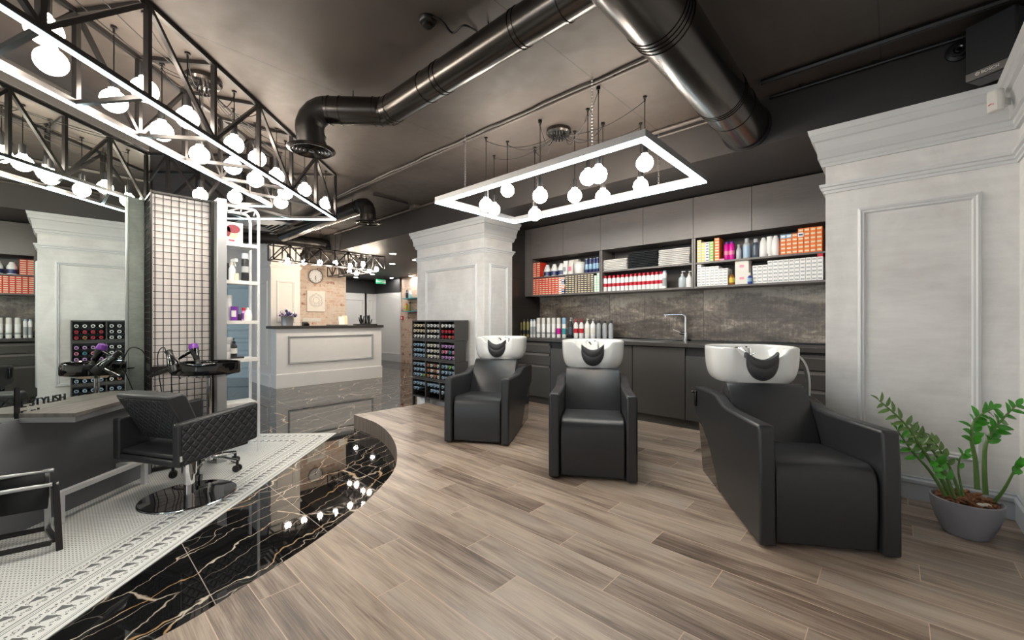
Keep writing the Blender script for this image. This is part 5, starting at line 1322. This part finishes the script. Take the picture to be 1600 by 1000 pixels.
# ------------------------------------------------------------------ reception
t = thing('reception_counter', 'white panelled reception counter with dark top at the far end', 'reception counter', (-8.80, 3.90, 0))
MB().bb(-.14, .15, -1.10, 1.10, 0, 1.14).build('body', 'desk_white', t, smooth=False)
MB().bb(-.14, .168, -1.108, 1.112, 0, .265).build('plinth', 'desk_grey' if False else 'desk_white', t, bevel=.003)
MB().frame((.15, -.895, .445), (0, 1, 0), (0, 0, 1), (1, 0, 0), 1.79, .555).build('panel_moulding', 'desk_grey', t, ang=25)
MB().bb(-.14, .195, -1.19, 1.13, 1.14, 1.195).build('counter_top', 'worktop', t, bevel=.003)
CT = 1.1955
def ctp(px, x=-8.74): p = at_x(px, 505, x); p.z = CT; return p
t = thing('flower_bucket', 'silver bucket of purple and white flowers at the pillar end of the counter', 'flower pot', ctp(449))
MB().lathe([(.095, 0), (.10, .004), (.115, .19), (.12, .196), (.11, .193), (.10, .15)], 28, cap=True).build('bucket', 'alu', t, ang=40)
rnd = random.Random(5)
lf = MB()
for k in range(34):
    a = rnd.uniform(0, 2 * PI); r = rnd.uniform(0, .15); z = .22 + rnd.uniform(0, .09) - r * .2
    MB().sph((r * math.cos(a), r * math.sin(a), z), rnd.uniform(.016, .028), 8, 6).build('flower', rnd.choice(('purple', 'navy', 'white', 'navy')), t)
for k in range(16):
    a = 2 * PI * k / 16; lf.bar((0, 0, .16), (.2 * math.cos(a), .2 * math.sin(a), .21 + rnd.uniform(-.03, .03)), .012, .003)
lf.build('leaves', 'lilac', t)
t = thing('card_terminal', 'small black card terminal on the counter below the white sockets', 'card terminal', ctp(477.5))
MB().prism([(-.05, 0), (.05, 0), (.05, .03), (-.05, .075)], -.06, .06, ax='y').bb(-.02, .05, -.045, .045, .0, .05).build('body', 'black_plastic', t, bevel=.004)
MB().prism([(-.045, .0745), (-.01, .059), (-.01, .0605), (-.045, .076)], -.04, .04, ax='y').build('display', 'slate', t)
t = thing('card_holder', 'flat dark tray of leaflets with a white card on the counter', 'card holder', ctp(529))
MB().bb(-.10, .10, -.22, .16, 0, .018).build('tray', 'grey_plastic', t, bevel=.003)
MB().prism([(-.03, .018), (.03, .018), (-.01, .19), (-.014, .19)], .0, .12, ax='y').build('white_card', 'paper', t)
t = thing('photo_frame', 'small cream frame standing beside the card tray on the counter', 'photo frame', ctp(538, -8.84))
MB().prism([(-.02, 0), (.02, 0), (-.01, .21), (-.02, .21)], -.06, .07, ax='y').build('frame', 'cream', t)
t = thing('brush_stand', 'black stand of hair brushes and scissors at the corridor end of the counter', 'brush stand', ctp(571))
MB().bb(-.09, .09, -.24, .24, 0, .03).build('stand', 'black_plastic', t, bevel=.004)
rnd = random.Random(9); mb = MB()
for k in range(16):
    y = -.12 + .24 * k / 15; l = rnd.uniform(.12, .24); dx, dy = rnd.uniform(-.04, .04), rnd.uniform(-.04, .04)
    mb.tube([(0, y, .028), (dx * .6, y + dy * .6, l * .6), (dx, y + dy, l)], .01, 6, radii=[.008, .014, .011])
mb.build('brushes', ['gloss_black'], t)
# clock, canvas, sockets on the brick
t = thing('wall_clock', 'round white wall clock with silver rim on the brick wall', 'clock', (-10.1, 4.115, 2.345)); t.rotation_euler = (0, PI / 2, 0)
MB().lathe([(.165, 0), (.172, .01), (.168, .035), (.155, .042), (.148, .03)], 48, cap=False).build('rim', 'steel', t, ang=40)
MB().lathe([(.150, .006), (.150, .016), (0, .016)], 48, cap=False).build('face', 'white', t)
mb = MB()
for k in range(12):
    a = 2 * PI * k / 12; mb.bar((.118 * math.cos(a), .118 * math.sin(a), .017), (.138 * math.cos(a), .138 * math.sin(a), .017), .007, .002)
mb.build('hour_marks', 'slate', t)
MB().bar((0, 0, .020), (.085, -.004, .020), .008, .002).bar((0, 0, .022), (.12, .012, .022), .006, .002).cyl((0, 0, .016), (0, 0, .025), .009, n=12).build('hands', 'dark', t)
t = thing('wall_canvas', 'square pale canvas with a round ink line drawing on the brick wall', 'picture', (-10.1, 4.122, 1.755))
MB().bb(0, .03, -.207, .207, -.243, .243).build('canvas', 'paper', t, bevel=.003)
mb = MB(); rnd = random.Random(11)
for r0 in (.155, .13, .07):
    pts = [(.0305, r0 * (1 + .06 * math.sin(7 * a + r0 * 40)) * math.cos(a), r0 * (1 + .06 * math.sin(5 * a)) * math.sin(a) + .02) for a in [2 * PI * k / 48 for k in range(49)]]
    mb.tube(pts, .0018, 5)
for k in range(18):
    a = 2 * PI * k / 18; mb.tube([(.0305, r * math.cos(a + .25 * math.sin(r * 30)), r * math.sin(a + .25 * math.sin(r * 30)) + .02) for r in (.06, .085, .11, .135, .155)], .0014, 5)
mb.build('line_drawing', 'slate', t)
t = thing('socket_strip', 'row of four white sockets on the brick wall above the counter', 'sockets', (-10.1, 4.03, 1.315))
MB().bb(0, .012, -.21, .21, -.04, .04).build('plate', 'white_plastic', t, bevel=.003)
for k in range(4): MB().lathe([(.026, .012), (.026, .0135), (.022, .013), (.021, .006), (0, .006)], 20, cap=False).build('socket', 'white_plastic', t, loc=(0, -.155 + k * .103, 0), rot=(0, PI / 2, 0))
# reception light truss
RX, RY0_, RY1_, RZ0, RZ1, RD = -7.86, 2.50, 4.62, 2.352, 2.628, .27
t = thing('reception_truss', 'black lattice light frame with bulbs above the reception counter', 'lighting truss', (RX, RY0_, RZ0))
def lattice(a0, a1, b0, b1, nb):
    mb = MB(); w = .018; h = RZ1 - RZ0
    def P(a, b, f, z): return (a[0] + (b[0] - a[0]) * f - RX, a[1] + (b[1] - a[1]) * f - RY0_, z)
    for p, q in ((a0, a1), (b0, b1)):
        for z in (0, h): mb.bar(P(p, q, 0, z), P(p, q, 1, z), w)
        for k in range(nb + 1):
            mb.bar(P(p, q, k / nb, 0), P(p, q, k / nb, h), w)
            if k < nb: mb.bar(P(p, q, (k + k % 2) / nb if not k % 2 else (k + 1) / nb, 0), P(p, q, (k + 1) / nb if not k % 2 else k / nb, h), w)
    for k in range(nb + 1):
        for z in (0, h): mb.bar(P(a0, a1, k / nb, z), P(b0, b1, k / nb, z), w * .8)
    return mb
lattice((RX, RY0_), (RX, RY1_), (RX - RD, RY0_), (RX - RD, RY1_ - RD), 8).build('truss_side', 'black_metal', t, smooth=False)
lattice((RX - RD, RY1_), (-9.98, RY1_), (RX - RD, RY1_ - RD), (-9.98, RY1_ - RD), 7).build('truss_side', 'black_metal', t, smooth=False)
GP[1] = globe_proto(.047, 'globe_reception')
rl = [(450, 408), (475, 410), (500, 411), (524, 411), (547, 416), (567, 413), (588, 421)]
for i, (px, py) in enumerate(rl):
    p = at_x(px, py, RX - .13); pendant(p, None, 'glowing globe over the reception counter front, %s from the pillar' % ORD[i], 'globes over the reception', ceil=LOWC if p[1] > 3.66 else CEIL, kind=1)
for i, (px, py) in enumerate(((577, 423), (567, 421), (557, 427), (546, 424))):
    p = at_y(px, py, RY1_ - .13); pendant(p, None, 'glowing globe along the corridor side of the reception frame, %s from the front' % ORD[i], 'globes over the reception', ceil=LOWC if p[1] > 3.66 else CEIL, kind=1)
# recessed downlights in the lowered ceiling
for i, (px, py) in enumerate(((614, 396), (613, 412), (649, 406), (612, 434), (642, 431), (582, 428), (556, 433))):
    t = thing('downlight', 'round recessed ceiling spotlight in the corridor, ' + ('nearest beside the reception frame', 'behind the nearest one', 'half hidden by the column crown', 'last one before the dark wall', 'before the brick wall shelf', 'behind the reception globes', 'farthest, left of the exit sign')[i], 'downlight', at_z(px, py, LOWC), group='corridor downlights')
    MB().lathe([(.075, 0), (.078, -.006), (.058, -.010), (.055, -.002)], 24, cap=False).build('trim_ring', 'white_plastic', t)
    MB().cyl((0, 0, -.0085), (0, 0, -.002), .056, n=24).build('diffuser', 'down', t)
# corridor end
p = at_d(595, 440, 12.4)
t = thing('exit_sign', 'green exit sign hanging before the dark corridor wall', 'sign', p)
MB().bb(-.01, .01, -.155, .155, -.07, .07).build('sign_plate', 'exit', t, bevel=.003)
text('lettering', 'ВЫХОД', .085, (.0105, 0, 0), (PI / 2, 0, PI / 2), 'white', t, .0008)
MB().cyl((0, -.12, .07), (0, -.12, LOWC - p.z), .004, n=6).cyl((0, .12, .07), (0, .12, LOWC - p.z), .004, n=6).build('hanger', 'black_metal', t)
for k, z in enumerate((1.95, 1.56)):
    t = thing('glass_shelf', 'teal glass shelf on the far brick wall, %s of two' % ('upper', 'lower')[k], 'shelf', (-10.75, 7.20, z), group='glass shelves on the brick')
    MB().bb(-.35, .6, -.10, .10, 0, .03).build('board', 'teal', t, bevel=.002)
sb = bottle_proto('shop_bottle', round_prof(.04, .2, .02, .03), (.02, .05), 'dark', 'black_plastic'); sb2 = bottle_proto('shop_bottle', round_prof(.05, .18, .03, .03), (.03, .04), 'clear', 'white_plastic'); sb3 = bottle_proto('shop_bottle', round_prof(.045, .18, .03, .02), (.03, .05), 'yellow', 'orange'); sb4 = bottle_proto('shop_bottle', round_prof(.045, .22, .03, .02), (.03, .05), 'olive', 'dark')
for o, x, z, l in ((sb, -10.97, 1.98, 'dark bottle on the upper teal glass shelf'), (sb2, -10.8, 1.98, 'clear bottle on the upper teal glass shelf'), (sb3, -11.0, 1.59, 'yellow bottle with orange cap on the lower teal glass shelf'), (sb4, -10.82, 1.59, 'olive bottle on the lower teal glass shelf')):
    o.location = (x, 7.2, z + .0005); tag(o, l, 'bottle')
t = thing('fire_call_point', 'small red fire alarm call point at the edge of the far brick wall', 'fire alarm', (-11.36, 7.30, 1.38))
MB().bb(-.05, .05, -.04, 0, -.06, .06).build('housing', 'crimson', t, bevel=.005); MB().bb(-.03, .03, -.042, -.04, -.03, .03).build('push_plate', 'white_plastic', t)

# ------------------------------------------------------------------ potted plant
PP = Vector((.275, 3.265, PZ))
t = thing('potted_plant', 'green zamioculcas plant in a round grey pot beside the right pilaster', 'potted plant', PP)
MB().lathe([(.082, 0), (.09, .004), (.118, .07), (.137, .14), (.140, .186), (.134, .19), (.128, .18), (.12, .13)], 40).build('pot', 'pot', t, ang=40)
mb = MB(); rnd = random.Random(21); mb.lathe([(.0, .172), (.07, .175), (.126, .165)], 20, cap=False)
for k in range(150):
    a = rnd.uniform(0, 2 * PI); r = rnd.uniform(0, .115); l = rnd.uniform(.01, .03); b = rnd.uniform(0, PI); h = .175 + .035 * max(0, 1 - r / .11) + rnd.uniform(0, .012)
    x, y = r * math.cos(a), r * math.sin(a); mb.bar((x - l * math.cos(b), y - l * math.sin(b), h - rnd.uniform(0, .008)), (x + l * math.cos(b), y + l * math.sin(b), h + rnd.uniform(0, .012)), .011, .006)
mb.build('bark_mulch', 'bark', t, smooth=False)
for x, y in ((.045, -.075), (.068, -.06)): MB().sph((x, y, .19), .014, 12, 8, sc=(1.2, 1, .7)).build('pebble', 'pebble', t)
pd = PP.x * FW[0] + PP.y * FW[1]
def leaf(mb, base, d, nrm, L, wd, mi=0):
    d = d.normalized(); sd = d.cross(nrm).normalized(); up = sd.cross(d).normalized(); rows = []
    for k in range(7):
        f = k / 6; w = wd * (math.sin(PI * min(1, f * .93 + .07)) ** .75) * (1 - .18 * f) if 0 < k < 6 else .001
        c = base + d * L * f + up * (-.16 * L * f * f)
        rows.append([c + sd * w * q + up * abs(q) * w * .35 for q in (-1, -.5, 0, .5, 1)])
    mb.grid(rows, mi=mi)
def frond(pix, base_r, leaves, L, wd, start=.35, old=False, dd=(0, 0), seed=0):
    """stem through picture points (spread in depth by dd), with paired leaflets"""
    rnd = random.Random(seed); n = len(pix); pts = []
    for i, (px, py) in enumerate(pix):
        f = i / (n - 1); pts.append(at_d(px, py, pd + dd[0] * (1 - f) + dd[1] * f) - PP)
    C_ = cat(pts, 8); m = len(C_)
    s = MB().tube(C_, .01, 9, radii=[base_r * (1 - .72 * i / (m - 1)) for i in range(m)]).build('stem', 'stem', t)
    lb = MB(); view = Vector((FW[0], FW[1], -.1))
    for k in range(leaves):
        f = start + (1 - start) * (k + .3) / leaves; i = min(m - 2, int(f * (m - 1))); p = C_[i].lerp(C_[i + 1], f * (m - 1) - i); tg = (C_[i + 1] - C_[i]).normalized()
        sidev = tg.cross(view).normalized(); sgn = 1 if k % 2 else -1
        d = (sidev * sgn * (.9) + tg * .62 + view.normalized() * rnd.uniform(-.55, .25))
        nrm = (view * -1 + Vector((0, 0, .9)) + Vector((rnd.uniform(-.4, .4), rnd.uniform(-.4, .4), 0))).normalized()
        sz = .75 + .35 * math.sin(PI * min(1, (f - start) / (1 - start) * .8 + .2))
        leaf(lb, p, d, nrm, L * sz * rnd.uniform(.85, 1.1), wd * sz)
    tg = (C_[-1] - C_[-2]).normalized(); leaf(lb, C_[-1], tg, Vector((0, 0, 1)) - view, L * .8, wd * .8)
    lb.build('leaflets', 'leaf_old' if old else 'leaf', s, ang=70)
frond([(1484, 772), (1466, 740), (1440, 700), (1412, 660), (1374, 626)], .011, 17, .064, .0115, .45, True, (-.02, -.03), 1)
frond([(1490, 772), (1468, 720), (1445, 690), (1428, 670)], .009, 10, .055, .014, .45, True, (.02, .05), 2)
frond([(1478, 775), (1452, 735), (1425, 705), (1402, 672)], .009, 9, .06, .014, .5, False, (-.03, .0), 3)
frond([(1500, 775), (1486, 735), (1470, 705), (1455, 685)], .008, 9, .05, .014, .4, True, (-.04, -.05), 4)
frond([(1492, 778), (1480, 750), (1470, 730), (1462, 720)], .008, 6, .055, .02, .3, False, (-.05, -.12), 5)
frond([(1505, 774), (1498, 740), (1500, 716), (1508, 708)], .006, 5, .045, .012, .4, False, (-.05, -.08), 6)
frond([(1527, 764), (1524, 720), (1518, 685), (1524, 655), (1552, 638)], .012, 15, .062, .018, .42, False, (-.02, -.04), 7)
frond([(1540, 772), (1538, 725), (1542, 690), (1560, 662), (1588, 633)], .012, 15, .064, .018, .48, False, (.0, -.03), 8)
frond([(1549, 790), (1568, 766), (1584, 737), (1590, 728)], .009, 6, .055, .017, .8, False, (-.03, -.22), 9)
